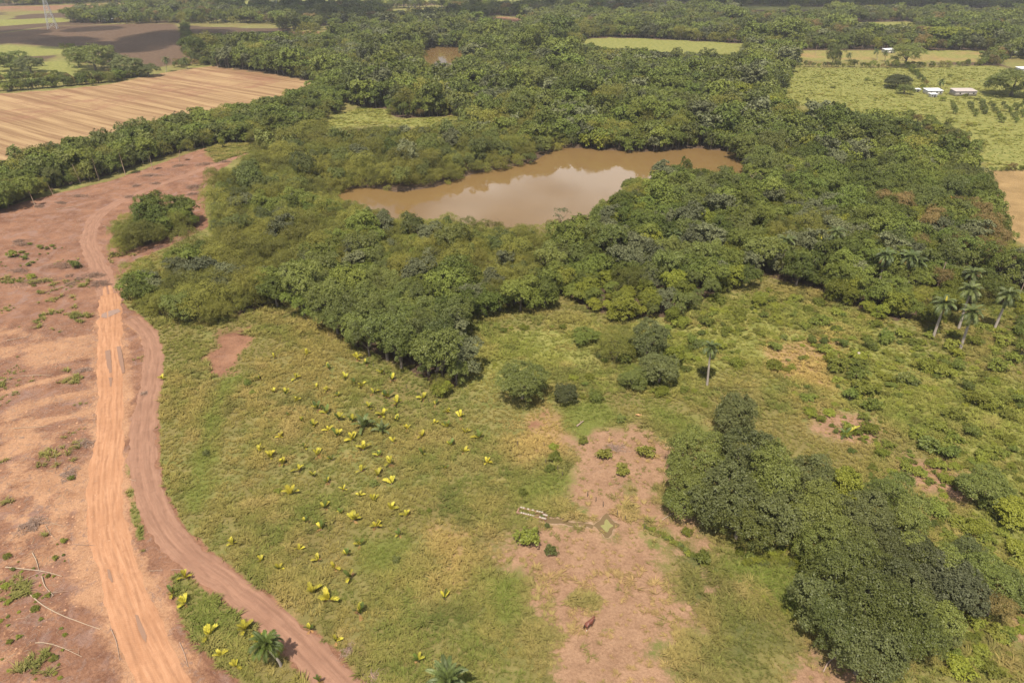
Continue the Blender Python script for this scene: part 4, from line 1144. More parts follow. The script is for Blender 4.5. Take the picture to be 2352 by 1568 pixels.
# bare-branched trees
def bare_tree(name, seed, H, spread, mat='deadwood', r=.16):
    g = np.random.default_rng(seed)
    b = MB()
    top = np.array([g.normal(0, .3), g.normal(0, .3), H * .55])
    b.tube([(0, 0, -.3), (0, 0, H * .25), top], [r, r * .85, r * .7], 6)
    for i in range(9):
        a = g.uniform(0, 6.28)
        st = np.array([0, 0, H * .25]) + (top - [0, 0, H * .25]) * g.uniform(.2, 1)
        e = st + np.array([math.cos(a) * spread, math.sin(a) * spread, H * .4]) * g.uniform(.5, 1)
        m_ = (st + e) / 2 + g.normal(0, .25, 3)
        b.tube([st, m_, e], [r * .5, r * .35, r * .15], 5, 0, False)
        for j in range(4):
            s2 = m_ + (e - m_) * g.uniform(0, .9)
            e2 = s2 + g.normal(0, 1, 3) * np.array([.5, .5, .3]) * spread * .5 + [0, 0, H * .08]
            b.tube([s2, (s2 + e2) / 2 + g.normal(0, .08, 3), e2], [r * .25, r * .18, r * .08], 4, 0, False)
    return b.mesh(name, [mat])
for k, (u, v, bv, H, lb) in enumerate([(1287, 480, 530, 9, 'pale bare-branched tree at the near pond bank'), (1730, 380, 445, 10, 'tall leafless pale tree at the right end of the pond'),
                                       (1812, 380, 420, 8, 'thin dead trunk in the wood right of the pond'), (1500, 495, 520, 5, 'small leafless tree among the pond bank bushes'),
                                       (1070, 118, 126, 10, 'bare whitish tree beside the small far pond'), (1090, 140, 152, 9, 'second bare whitish tree by the small far pond')]):
    x, y = G(u, bv)
    o = thing('bare_tree', lb, 'tree', (x, y, gz(x, y)), k * 1.3)
    link('trunk', bare_tree('bare_trunk', 50 + k, H, H * .28 if k != 2 else .6, r=.16 if k < 4 else .3), o)
    if k == 0:
        cbm = MB()
        crown_into(cbm, 66, 2.8, 9.6, 5.2, 7, 45, 14, .34, .5, .5, .8, .55, .2)
        link('crown', cbm.mesh('sparse_crown', ['grey']), o)

# slender pale-trunked trees at the edge of the red clearing
slim = MB()
crown_into(slim, 81, 1.5, 8.5, 4.5, 6, 60, 14, .34, .42, .5, .8, .55, .2)
SLIMC = slim.mesh('slim_crown', ['broad'])
for k, (bu, bv, cu, cv) in enumerate([(185, 422, 166, 378), (228, 416, 207, 352), (289, 404, 268, 335), (122, 447, 103, 412), (82, 475, 62, 430), (412, 372, 414, 335), (352, 392, 340, 348)]):
    x, y, h, lean = top_of(bu, bv, cu, cv)
    b = MB()
    b.tube([(0, 0, -.2), (lean * .35, 0, h * .4), (lean, 0, h)], [.17, .13, .07], 6)
    o = thing('slender_tree', '%s slender pale-trunked tree at the edge of the red clearing' % ['third from left leafless', 'fourth from left', 'fifth from left', 'second from left', 'leftmost', 'rightmost', 'sixth from left'][k], 'tree', (x, y, gz(x, y)), 0, 'slender trees along the red clearing')
    link('trunk', b.mesh('slim_trunk', ['deadwood']), o)
    sc = h / 8.0
    if k in (0,):
        continue
    link('crown', SLIMC, o, (lean * .8, 0, 0), k * 1.1, sc)

# ------------------------------------------------------------------ palms
def frond_mesh(name, L, th0, droop, n, ll, lw, mat, seed, hang=.55, vee=.5, base=.10, rad=.035):
    """one feather leaf in the xz plane: midrib and leaflets"""
    g = np.random.default_rng(seed)
    k = 12
    s = np.linspace(0, 1, k)
    th = th0 - droop * s ** 1.25
    p = np.zeros((k, 3))
    for i in range(1, k):
        a = (th[i] + th[i - 1]) / 2
        p[i] = p[i - 1] + np.array([math.cos(a), 0, math.sin(a)]) * L / (k - 1)
    b = MB()
    b.tube(p, np.linspace(rad, rad * .25, k), 4, 0, False)
    for sd in (-1, 1):
        for j in range(n):
            q = base + (1 - base) * (j + g.uniform(.2, .8)) / n
            f = q * (k - 1)
            i = min(int(f), k - 2)
            c = p[i] + (p[i + 1] - p[i]) * (f - i)
            a = th[i]
            t_ = np.array([math.cos(a), 0, math.sin(a)])
            nn = np.array([-math.sin(a), 0, math.cos(a)])
            prof = math.sin(math.pi * min(1, .12 + q * .84)) ** .6
            l1 = ll * prof * g.uniform(.85, 1.1)
            d = t_ * (.55 + .5 * q) + np.array([0, sd, 0]) * (1.0 - .35 * q) + nn * vee * g.uniform(.6, 1.2)
            d /= np.linalg.norm(d)
            mid = c + d * l1 * .5
            tip = c + d * l1 + np.array([0, 0, -hang * l1 * .55])
            w = t_ * lw * .5
            lv = g.uniform(.1, .9)
            b.add([c - w, c + w, mid + w * .9, mid - w * .9], [(0, 1, 2, 3)], lv)
            b.add([mid - w * .9, mid + w * .9, tip, tip], [(0, 1, 2, 2)], lv)
    return b.mesh(name, [mat] if not isinstance(mat, (list, tuple)) else mat)
ROYAL = [frond_mesh('royal_frond', 3.3, R(68 - 25 * i), R(92 + 8 * i), 34, .95, .11, 'frond', 300 + i, .7, .35) for i in range(4)]
ROYAL_Y = frond_mesh('royal_new_frond', 3.0, R(78), R(45), 26, .6, .14, 'frond_yellow', 310, .4, .5)
ROYAL_D = frond_mesh('royal_dead_frond', 2.6, R(-5), R(85), 22, .6, .09, 'frond_dry', 311, .8, .1)
COCO_G = [frond_mesh('coconut_frond', 2.7, R(78 - 16 * i), R(55 + 20 * i), 26, .70, .13, 'frond', 320 + i, .6, .4) for i in range(4)]
COCO_F = [frond_mesh('coconut_fresh_frond', 2.9, R(74 - 16 * i), R(70 + 18 * i), 28, .85, .14, 'frond_fresh', 330 + i, .7, .4) for i in range(4)]
def palm(label, bu, bv, cu, cv, group=None, name='royal_palm', seed=1, kind='royal', yellow=False, dead=1, s=1.0, bend=0.0, xyh=None, r0=.2):
    g = np.random.default_rng(seed)
    x, y, h, lean = top_of(bu, bv, cu, cv) if xyh is None else xyh
    o = thing(name, label, 'palm', (x, y, gz(x, y)), 0.0, group)
    b = MB()
    pts = [(0, 0, -.3)] + [(lean * (t + bend * math.sin(math.pi * t)), bend * .6 * math.sin(math.pi * t), h * t) for t in (.2, .4, .6, .8, 1.0)]
    b.tube(pts, [r0 * 1.5, r0 * 1.15, r0 * 1.1, r0 * 1.05, r0 * .9, r0 * .72], 8)
    link('trunk', b.mesh('palm_trunk', ['palm_bark'], True), o)
    sh = MB().tube([(lean, 0, h - .1), (lean, 0, h + .45), (lean, 0, h + 1.1)], [r0 * .8, r0 * .95, r0 * .35], 8)
    link('crownshaft', sh.mesh('crownshaft', ['frond_fresh'], True), o)
    fr = {'royal': ROYAL, 'coco': COCO_G, 'fresh': COCO_F}[kind]
    n = 24
    for i in range(n):
        t = i / n
        m_ = fr[min(3, int(t * 4))]
        link('frond', m_, o, (lean, 0, h + .9 - .5 * t), scale=s * g.uniform(.85, 1.12), rot=(g.normal(0, .08), g.normal(0, .06), i * 2.399 + g.normal(0, .15)))
    if yellow:
        tag(link('frond', ROYAL_Y, o, (lean, 0, h + 1.0), scale=s, rot=(0, -.2, 1.2)), 'yellow new frond').scale = (s * .62,) * 3
    for i in range(dead):
        link('frond', ROYAL_D, o, (lean, 0, h + .3), scale=s * g.uniform(.8, 1.1), rot=(0, 0, g.uniform(0, 6.28)))
    return o
K = 2352 / 4096.0
for k, (bu, bv, cu, cv, yl, lb) in enumerate([
    (2828, 1543, 2842, 1402, False, 'lone royal palm in the middle of the pasture'),
    (3126, 1078, 3144, 975, False, 'royal palm at the left end of the palm row in the wood'),
    (3271, 1060, 3279, 980, True, 'royal palm with a yellow new frond in the wood'),
    (3330, 1030, 3343, 942, False, 'royal palm just behind the palm with the yellow frond'),
    (3515, 1135, 3541, 1033, False, 'royal palm left of the twin palms, with tan dead fronds'),
    (3614, 1138, 3637, 1040, False, 'left one of the twin royal palms'),
    (3628, 1140, 3666, 1060, False, 'right one of the twin royal palms'),
    (3733, 1346, 3776, 1226, True, 'royal palm at the left of the right-hand palm group'),
    (3840, 1397, 3886, 1262, False, 'nearest royal palm of the right-hand palm group'),
    (3834, 1314, 3880, 1172, False, 'pale-fronded royal palm behind the nearest palm at right'),
    (3973, 1326, 4031, 1190, False, 'leaning royal palm at the right picture edge'),
    (3440, 905, 3451, 832, False, 'dark palm crown among the trees of the right-hand wood'),
    (3618, 930, 3625, 872, False, 'small palm below the orange-blossom tree'),
    (2690, 1010, 2692, 955, False, 'palm crown in the wood near the pond, left of the others'),
    (3885, 1190, 3890, 1105, False, 'dark palm behind the right-hand palm group')]):
    palm(lb, bu * K, bv * K, cu * K, cv * K, 'royal palms', seed=400 + k, yellow=yl, dead=3 if k == 4 else 1, s=1.0 if k else .70, r0=.27 if k else .22)
# far palms standing over the distant fields
for k, (bu, bv, cu, cv) in enumerate([(382, 165, 381, 140), (432, 160, 424, 142), (500, 155, 494, 128), (553, 150, 548, 128), (1950, 140, 1950, 128), (2032, 142, 2034, 124), (2015, 138, 2013, 120), (2160, 205, 2162, 190)]):
    palm('small far palm %s' % ['beside the stubble field corner tree', 'at the end of the ploughed field', 'rising from the hedge behind the stubble field', 'in the wood right of the stubble field',
         'in the far red field', 'beside the red farm lane', 'left of the red farm lane', 'in the yellow pasture by the sheds'][k], bu, bv, cu, cv, 'far palms', seed=450 + k, s=1.0 if k > 3 else 1.2, r0=.2, dead=0)
# near palms by the track
x, y, h, ln = top_of(1124 * K, 2660 * K, 1098 * K, 2560 * K)
palm('young leaning palm casting its shadow on the brown track', 0, 0, 0, 0, None, 'leaning_palm', 471, 'fresh', False, 0, .82, -.35, (x, y, 3.6, -1.3), .16)
x, y = G(1030, 1612)
palm('green palm crown at the bottom edge of the picture', 0, 0, 0, 0, None, 'leaning_palm', 472, 'coco', False, 0, 1.15, 0, (x, y, 3.6, 0.1), .18)

# coconut seedlings of the plantation
def broad_frond(name, L, th0, droop, mat, seed, wide=.34):
    g = np.random.default_rng(seed)
    b = MB()
    k = 7
    s = np.linspace(0, 1, k)
    th = th0 - droop * s ** 1.3
    p = np.zeros((k, 3))
    for i in range(1, k):
        p[i] = p[i - 1] + np.array([math.cos(th[i]), 0, math.sin(th[i])]) * L / (k - 1)
    b.tube(p, np.linspace(.022, .008, k), 4, 0, False)
    n = 9
    for sd in (-1, 1):
        for j in range(n):
            q = .16 + .84 * j / (n - 1)
            f = min(q * (k - 1), k - 1.001)
            i = int(f)
            c = p[i] + (p[i + 1] - p[i]) * (f - i)
            a = th[i]
            t_ = np.array([math.cos(a), 0, math.sin(a)])
            nn = np.array([-math.sin(a), 0, math.cos(a)])
            w = wide * L * math.sin(math.pi * (.1 + .72 * q)) * g.uniform(.85, 1.12)
            d = t_ * (.8 + .3 * q) + np.array([0, sd, 0]) * .85 + nn * .28
            d /= np.linalg.norm(d)
            h2 = t_ * L * .075
            tip = c + d * w - np.array([0, 0, .12 * w])
            b.add([c - h2, c + h2, tip + h2 * .55, tip - h2 * .55], [(0, 1, 2, 3)], g.uniform(.15, .95))
    return b.mesh(name, [mat])
SEED_UP = [broad_frond('seedling_frond', 1.15, R(82 - 13 * i), R(24 + 16 * i), 'frond_yellow', 500 + i, .36) for i in range(3)]
SEED_GR = [broad_frond('seedling_green_frond', 1.2, R(78 - 14 * i), R(38 + 18 * i), 'frond_fresh', 510 + i, .32) for i in range(2)]
SEED_DRY = broad_frond('seedling_dry_frond', .9, R(22), R(75), 'frond_dry', 520, .34)
stemm = MB().tube([(0, 0, -.1), (0, 0, .22)], [.09, .06], 6).mesh('seedling_stem', ['twig'])
def seedling(x, y, hgt, seed, label, group):
    g = np.random.default_rng(seed)
    s = hgt / 1.15
    o = thing('coconut_seedling', label, 'palm seedling', (x, y, gz(x, y)), g.uniform(0, 6.28), group, s)
    link('stem', stemm, o)
    n = int(g.integers(4, 7))
    green = g.uniform() < .5
    for i in range(n):
        m_ = (SEED_GR[i % 2] if (green and i % 2 == 0) else SEED_UP[min(2, int(i * 3 / n))])
        link('frond', m_, o, (0, 0, .15), scale=g.uniform(.8, 1.1), rot=(g.normal(0, .12), g.normal(0, .1), i * 2.4 + g.normal(0, .3)))
    for i in range(int(g.integers(1, 4))):
        link('frond', SEED_DRY, o, (0, 0, .1), scale=g.uniform(.75, 1.1), rot=(0, 0, g.uniform(0, 6.28)))
SEEDXY = []
R3 = '160,290,20 450,265,25 885,300,30 965,345,30 640,390,28 350,475,25 25,485,15 785,470,28 865,515,28 930,545,28 1105,430,28 1190,485,40 530,550,22 620,580,20 155,595,18 260,615,32 720,630,18 1035,605,28 1160,640,38 1235,690,42 1465,650,32 355,675,26 1575,700,18 1670,770,22 990,735,32 540,745,35 620,785,38 1790,815,35 725,835,35 1110,800,36 290,800,22 845,860,38 1225,850,30 400,850,20 505,890,30 1565,875,24 1680,905,32 635,930,28 1330,915,24 720,980,38 1835,955,30 1455,985,34 1960,1000,36 215,990,26 845,1010,40 1205,1030,28 1710,1065,32 940,1095,38 35,1115,32 425,1085,12 1830,1120,28 535,1150,36 1465,1140,34 1080,1150,28 125,1170,32 665,1185,26 1180,1220,42 240,1220,30 2030,1215,28 375,1280,30 1665,1270,24 925,1285,28 505,1330,28 1065,1330,40 630,1380,24 1190,1395,40 765,1450,18 310,1490,42 910,1500,18 1030,1545,36'
R4 = '600,40,30 1185,60,36 745,90,22 1320,110,32 860,150,44 435,165,26 575,225,38 1055,205,34 1260,275,26 910,365,34 45,515,20 545,505,18 800,455,20 685,570,36 830,650,60 495,790,44 640,850,60 910,970,50 1650,830,42 475,1105,28 700,1210,26 1420,1375,32 205,580,14 380,410,12 555,1560,30 30,1230,55 210,1290,35'
R2 = '1625,660,34 1515,790,34 1625,880,36 1830,1165,60 2150,1110,45 2035,360,24 1940,1340,25 2070,1430,25'
k = 0
for txt, ox, oy, fz in ((R3, 1024, 1300, 2.193), (R4, 1024, 2015, 2.19), (R2, 0, 2015, 2.19), ('1425,480,20', 0, 1300, 2.193)):
    for it in txt.split():
        a, b_, hp = map(float, it.split(','))
        u, v = (ox + a / fz) * K, (oy + b_ / fz) * K
        x, y = G(u, v)
        dd = math.sqrt(x * x + y * y + CAM_H ** 2)
        SEEDXY.append((x, y))
        hm = max(1.1, min(1.75, hp / fz * K * dd / FPX * 1.9))
        if oy == 2015 and ox == 0:
            lb = gp = 'yellow coconut seedling on the grass strip between the two tracks'
            if b_ == 360:
                lb = gp = 'lone tiny coconut seedling in the grass right of the brown track'
        elif ox == 1024 and oy == 2015 and a < 260 and b_ > 1200:
            lb = gp = 'coconut seedling at the foot of the leaning palm'
        elif ox == 0:
            lb = 'tiny yellow seedling alone at the edge of the brown track'; gp = None
        elif (a, b_) in ((830, 650),):
            lb = 'largest yellow coconut seedling with two wide raised fronds'; gp = None
        elif hm > 1.55:
            lb = gp = 'larger yellow-green coconut seedling in the field near ' + near_lm(x, y, ('largest',))
        elif hm > 1.0:
            lb = gp = 'middle-sized yellow-green coconut seedling in the field near ' + near_lm(x, y)
        else:
            lb = gp = 'very small yellow coconut seedling in the field near ' + near_lm(x, y)
        seedling(x, y, hm, 600 + k, lb, gp)
        k += 1
# two older dark coconut palms in the middle of the plantation
for k, (su, sv, s, lb) in enumerate([(1457, 1716, 1.25, 'tall dark green young coconut palm with a reddish dead frond'), (1530, 1730, .95, 'smaller dark green young coconut palm right of the taller one')]):
    x, y = GS(su, sv)
    o = thing('coconut_palm', lb, 'palm', (x, y, gz(x, y)), .4 + k)
    link('stem', MB().tube([(0, 0, -.1), (0, 0, .5)], [.2, .13], 7).mesh('coconut_stem', ['twig']), o)
    for i in range(9):
        link('frond', COCO_G[min(3, i // 3)], o, (0, 0, .3), scale=s * random.uniform(.8, 1.05), rot=(random.gauss(0, .1), -.15, i * 2.4))
    for i in range(2):
        link('frond', ROYAL_D, o, (0, 0, .35), scale=s * .55, rot=(0, 0, i * 2.2 - .4))
x, y = GS(3380, 1745)
o = thing('coconut_palm', 'young palm with one long yellow frond on the right-hand slope', 'palm', (x, y, gz(x, y)), 0)
link('stem', MB().tube([(0, 0, -.1), (0, 0, .4)], [.16, .1], 7).mesh('coconut_stem', ['twig']), o)
link('frond', ROYAL_Y, o, (0, 0, .3), scale=1.1, rot=(0, .45, .2))
for i in range(4):
    link('frond', COCO_F[i], o, (0, 0, .3), scale=.7, rot=(0, 0, i * 1.7 + .5))

# ------------------------------------------------------------------ bushes of the pastures
BUSH = []
for k in range(5):
    b = MB()
    crown_into(b, 700 + k, 1.25, 1.9 if k < 3 else 1.4, .05, 7, 70, 15, .26, .36, .5, .8, .6, .2)
    trunk_into(b, 700 + k, 1.2, .05, np.array([[.3, .2, 1.0], [-.3, .1, 1.1], [0, -.3, .9]]), 1, sides=4)
    BUSH.append(b.mesh('bush', [['weed', 'broad', 'dark', 'bright', 'thorn'][k], 'twig']))
def bush(u, v, w, lb, k=0, hs=1.0, group=None):
    x, y = G(u, v)
    s = w / 2.2
    return thing('leafy_bush', lb, 'bush', (x, y, gz(x, y) - .03), random.uniform(0, 6.28), group, (s, s, s * hs), BUSH[k])
GB = 'low bushes scattered over the right-hand pasture'
lbg = 'low leafy bush scattered on the right-hand pasture'
for u, v, w, k in [(1920, 850, 4.5, 0), (1965, 868, 4.0, 1), (1905, 835, 3.2, 3), (1985, 905, 4.2, 0), (1950, 915, 3.0, 1), (2000, 940, 3.2, 0), (2070, 880, 3.2, 2), (2095, 885, 2.6, 2), (2130, 850, 4.0, 3), (2165, 860, 3.6, 0),
                   (2200, 845, 3, 1), (2290, 850, 4, 0), (2325, 830, 3, 0), (2240, 930, 4, 3), (2275, 935, 3.4, 0), (2220, 895, 2.6, 1), (2130, 1030, 4, 2), (2165, 1040, 3.4, 0), (2150, 985, 3.2, 0), (2190, 960, 3.4, 0),
                   (2230, 1000, 2.8, 1), (2100, 1005, 2.6, 0), (1860, 950, 2.2, 3), (1945, 985, 1.8, 0), (2080, 1080, 2.4, 0), (2160, 1075, 2.4, 0), (2190, 1110, 2.2, 3), (2250, 1050, 2, 0), (2310, 960, 2.6, 0), (2340, 930, 3, 1),
                   (2300, 790, 3.6, 0), (2340, 770, 3, 1), (2180, 800, 3, 0), (2230, 790, 3.2, 3), (2100, 790, 2.6, 0), (2030, 790, 2.4, 1), (1700, 735, 2.2, 0), (1660, 720, 2.4, 3), (1620, 745, 3.2, 0), (1590, 790, 2.6, 1),
                   (1780, 735, 2.2, 0), (1800, 780, 1.8, 2), (1850, 755, 2, 0), (1690, 840, 3.0, 3), (1640, 690, 3, 3), (1880, 700, 3, 3), (1920, 725, 3, 0), (2010, 750, 3, 3), (2070, 770, 3, 0), (2260, 1240, 2.4, 0), (2330, 1260, 2.4, 3), (2160, 1490, 2.2, 0), (2240, 1440, 2, 0), (2300, 1470, 2, 1), (2200, 1540, 3, 3), (2270, 1545, 2.4, 0)]:
    bx_, by_ = G(u, v)
    bush(u, v, w, '%s leafy %sbush on the right-hand pasture near %s' % ('wide' if w > 3.2 else 'small' if w < 2.4 else 'low', ['', 'dull green ', 'dark ', 'yellow-green ', 'olive '][k], near_lm(bx_, by_, ('grove', 'bush'))), k, random.uniform(.7, 1.1), GB)
for u, v, w, k, lb in [(1425, 968, 1.9, 2, 'small dark bush standing between two green patches'), (1600, 800, 2.4, 2, 'dark bush left of the lone royal palm'), (1570, 900, 1.8, 0, 'little bush left of the shady clump'),
                       (1355, 870, 2.0, 3, 'little yellow-green bush above the green patch'), (1375, 820, 1.5, 2, 'tiny dark bush on the middle pasture'), (1225, 895, 1.5, 0, 'small bush at the foot of the round bush'),
                       (1270, 1030, 1.7, 3, 'upper one of three small bushes in the tan grass'), (1275, 1055, 2.2, 0, 'middle one of three small bushes in the tan grass'), (1262, 1080, 1.6, 0, 'lowest of three small bushes in the tan grass'),
                       (1385, 1050, 2.6, 4, 'grey-green weed patch on the dry bare ground'), (1430, 1085, 2.4, 4, 'second grey-green weed patch on the dry bare ground'), (1480, 1045, 3.0, 4, 'widest weed patch on the dry bare ground'), (1340, 1015, 1.8, 4, 'weed patch at the upper edge of the dry ground'),
                       (1200, 1135, 1.5, 0, 'bush above the brick trough'), (1212, 1245, 3.4, 0, 'wide weedy bush below the brick trough'), (1265, 1272, 1.9, 2, 'dark bush on the upper edge of the bare brown ground'),
                       (1245, 1188, .7, 2, 'small round bush at the mouth of the brick trough'), (1257, 1210, .9, 2, 'small round bush below the muddy channel'), (1575, 1225, 1.6, 3, 'round leafy plant left of the shady clump'), (1612, 1290, 2.3, 1, 'bush on the hedge line below the clump'),
                       (640, 1130, 1.1, 0, 'weed bush in the left of the coconut field'), (475, 1045, 1.3, 2, 'small dark bush in the grass right of the brown track'), (570, 885, 1.6, 1, 'low bush at the top left of the coconut field'), (580, 905, 1.2, 0, 'second low bush at the top left of the coconut field'),
                       (910, 1290, 1.3, 2, 'dark bush in the bluish green patch of the field'), (985, 1175, .9, 3, 'little pale plant in the coconut field'), (860, 1115, 1.5, 2, 'dark weed bush in the middle of the coconut field'),
                       (165, 1100, 1.0, 0, 'small green plant among the fallen logs'), (175, 615, 2.8, 1, 'green bush beside the dead brush heaps'), (75, 640, 2.2, 3, 'light green bush left of the dead brush heaps'), (30, 590, 2.6, 0, 'bush at the left edge of the red clearing'),
                       (20, 480, 4.0, 1, 'bush at the left edge by the tree belt'), (372, 462, 1.6, 3, 'bright sapling on the island thicket'), (1790, 1275, 1.2, 3, 'broad-leaved plant at the edge of the clump')]:
    bush(u, v, w, lb, k)
# broad-leaved plants under the clump edge
for k in range(46):
    u = random.uniform(1700, 1860)
    v = random.uniform(1255, 1305) + (u - 1780) * .10
    bush(u, v, random.uniform(.9, 1.5), 'strap-leaved plant in the bed at the foot of the shady clump', 3 if random.random() < .55 else 2, 1.1, 'strap-leaved plants under the shady clump')
# orchard rows by the sheds
for r_, (u0, v0, u1, v1) in enumerate([(2185, 238, 2193, 262), (2225, 240, 2240, 268), (2252, 238, 2262, 262), (2275, 240, 2300, 282), (2305, 242, 2335, 282), (2332, 246, 2365, 285), (2352, 240, 2390, 280)]):
    for t in range(6):
        u, v = u0 + (u1 - u0) * t / 5 + random.uniform(-2, 2), v0 + (v1 - v0) * t / 5
        x, y = G(u, v)
        s = random.uniform(.9, 1.6)
        thing('orchard_tree', 'small round fruit tree in the rows below the sheds', 'tree', (x, y, gz(x, y)), random.uniform(0, 6), 'fruit tree rows', (s, s, s * 1.25), BUSH[random.choice([1, 2, 2])])
# scattered weeds over both pastures
def spread(poly, n):
    lo, hi = poly.min(0), poly.max(0)
    q = rng.uniform(lo, hi, (n * 4, 2))
    q = q[inside(poly, q[:, 0], q[:, 1])]
    return q[:n]
fp = spread(P((1480, 770), (1640, 700), (1760, 660), (1960, 730), (2150, 760), (2352, 700), (2480, 900), (2480, 1560), (2150, 1560), (2150, 1250), (1900, 1000), (1640, 940), (1480, 930)), 2600)
fe = spread(PASTURE_E, 120)
fd = spread(P((60, 560), (180, 560), (230, 640), (235, 730), (100, 740), (0, 730), (0, 560)), 130)
fl = spread(P((0, 1240), (150, 1240), (150, 1560), (0, 1560)), 60)
fm = spread(P((1080, 760), (1290, 740), (1480, 760), (1480, 930), (1300, 930), (1100, 890)), 160)
wp = np.vstack([fp, fe, fd, fl, fm])
ws = np.concatenate([rng.gamma(3.0, .17, len(fp)), rng.gamma(3, .30, len(fe)), rng.gamma(3, .12, len(fd)), rng.gamma(3, .08, len(fl)), rng.gamma(3, .12, len(fm))])
clump_ = fbm(wp[:, 0], wp[:, 1], 14, 91) + .15 * rng.normal(size=len(wp))
k = (clump_ > .46)
wp, ws = wp[k], np.clip(ws[k], .15, 1.9)
scatter('weeds', np.column_stack([wp, ground_z(wp[:, 0], wp[:, 1]) - .02]), rng.uniform(0, 6.28, len(wp)), np.stack([ws, ws, ws * rng.uniform(.55, .95, len(ws))], 1), rng.choice([0, 0, 1, 3, 3, 4], len(wp)), BUSH, 'low weeds scattered over the pastures')

# ------------------------------------------------------------------ grass
def grass_material():
    m, t = new_mat('grass_blades')
    tc = t.attr('tcol', 'INSTANCER').outputs['Color']
    lv = t.attr('lv').outputs['Fac']
    col = t.mix(t.math('MULTIPLY', lv, .45), tc, c4(.30, .235, .10))
    bs = t.n('BsdfDiffuse', None, Color=col)
    tr = t.n('BsdfTranslucent', None, Color=col)
    t.done(t.n('MixShader', None, i0=.25, i1=bs.outputs[0], i2=tr.outputs[0]).outputs[0])
    return m
MAT['grass'] = grass_material()
TUFT = []
for k in range(5):
    g = np.random.default_rng(800 + k)
    b = MB()
    lean = g.uniform(0, 6.28)
    for i in range(15):
        a = g.uniform(0, 6.28)
        r0 = g.uniform(0, .22)
        c = np.array([math.cos(a) * r0, math.sin(a) * r0, -.03])
        hgt = g.uniform(.28, .62)
        d = np.array([math.cos(a) * .32 + math.cos(lean) * .18, math.sin(a) * .32 + math.sin(lean) * .18, 0]) * g.uniform(.5, 1.5)
        w = np.array([-math.sin(a), math.cos(a), 0]) * g.uniform(.030, .055)
        mid = c + d * .45 + [0, 0, hgt * .75]
        tip = c + d * 1.25 + [0, 0, hgt * g.uniform(.75, 1.0)]
        lv = g.uniform(0, 1) ** 1.6
        b.add([c - w, c + w, mid + w * .8, mid - w * .8], [(0, 1, 2, 3)], lv)
        b.add([mid - w * .8, mid + w * .8, tip, tip], [(0, 1, 2, 2)], lv)
    TUFT.append(b.mesh('tuft', ['grass']))
def grass_points():
    out = []
    for (y0, y1, d) in ((46, 80, 3.6), (80, 115, 3.3), (115, 150, 2.6), (150, 205, 1.7)):
        w = y1 * .95 + 12
        n = int(2 * w * (y1 - y0) * d)
        out.append(np.column_stack([rng.uniform(-w, w, n), rng.uniform(y0, y1, n)]))
    p = np.vstack(out)
    p = p[in_view(p[:, 0], p[:, 1], 40, 0)]
    pe = np.vstack([spread(PASTURE_E, 8000), spread(CLEAR_N, 1200)])
    pc_ = spread(CLEARING, 900)
    return np.vstack([p, pe, pc_]), len(p)
gp_, nn_ = grass_points()
X, Y = gp_[:, 0], gp_[:, 1]
m = land(X, Y)
dens = 1 - np.maximum.reduce([m['litter'], m['mud'] * 1.3, m['stub']])
dens *= 1 - .86 * smooth(.3, .6, m['dry'] + (fbm(X, Y, 3, 93) - .5) * .8)
dens *= 1 - smooth(.35, .55, m['pale'])
lowv = fbm(X, Y, 5.5, 95)
patch = smooth(.60, .72, lowv) * .55 * (1 - smooth(.2, .4, m['pale']))
dens = np.where(m['soil'] > .4, np.minimum(dens, np.maximum(1 - smooth(.4, .62, m['soil']), patch)), dens)
for pth, wd in ((MAIN, .9), (BRANCH, .5)):
    dens *= smooth(wd - 1.0, wd + .2, path_dist(pth, X, Y) + (fbm(X, Y, 2.2, 96) - .5) * 1.4)
dens *= 1 - .5 * smooth(.5, .7, fbm(X, Y, 2.2, 97)) * (m['tan'] > .3)
for sx_, sy_ in SEEDXY:
    dens[np.hypot(X - sx_, Y - sy_) < .55] = 0
k = rng.uniform(0, 1, len(X)) < dens
far_ = (np.arange(len(X)) >= nn_)[k]
X, Y = X[k], Y[k]
m = {a: b[k] for a, b in m.items()}
n1, n2, n3 = fbm(X, Y, 11, 101), fbm(X, Y, 3.2, 102), fbm(X, Y, 34, 103)
mixv = lambda a, b, f: np.asarray(a)[None, :] * (1 - f[:, None]) + np.asarray(b)[None, :] * f[:, None]
colr = mixv((.108, .130, .032), (.180, .160, .052), smooth(.36, .64, n1 * .55 + n2 * .45))
colr = colr + (mixv((0, 0, 0), (.030, .014, .006), smooth(.45, .65, n3)))
def blend(c, col, f):
    return c * (1 - f[:, None]) + np.asarray(col)[None, :] * f[:, None]
colr = blend(colr, (.165, .185, .040), m['yel'] * .75)
colr = blend(colr, (.34, .235, .095), m['tan'] * .75)
colr = blend(colr, (.27, .175, .095), m['dry'] * .8)
colr = blend(colr, (.095, .10, .030), m['dgreen'] * .7)
colr = blend(colr, (.098, .130, .026), m['lush'] * .85)
colr = blend(colr, (.150, .150, .050), (m['soil'] > .45) * .7)
straw = smooth(.58, .72, fbm(X, Y, 4.5, 104))
colr = blend(colr, (.32, .23, .11), straw * .28 * (1 - m['lush']))
hol = smooth(.60, .74, fbm(X, Y, 5.5, 105))
colr = blend(colr, (.065, .085, .024), hol * .55 * (1 - m['lush']))
colr *= rng.uniform(.88, 1.18, (len(X), 1)) * np.array([[1.42, 1.37, 1.22]])
sc = rng.uniform(.75, 1.35, len(X)) * (.8 + .6 * n2)
sc = np.where(far_, sc * 1.25, sc)
sc = np.where(Y > 150, sc * 1.3, sc)
sc = sc * (.72 + .75 * smooth(.35, .65, fbm(X, Y, 8, 108)))
hs = .72 * sc * np.where(m['lush'] > .5, .75, 1.0) * np.where(m['dry'] > .4, .5, 1.0) * np.where(far_, .55, 1.0)
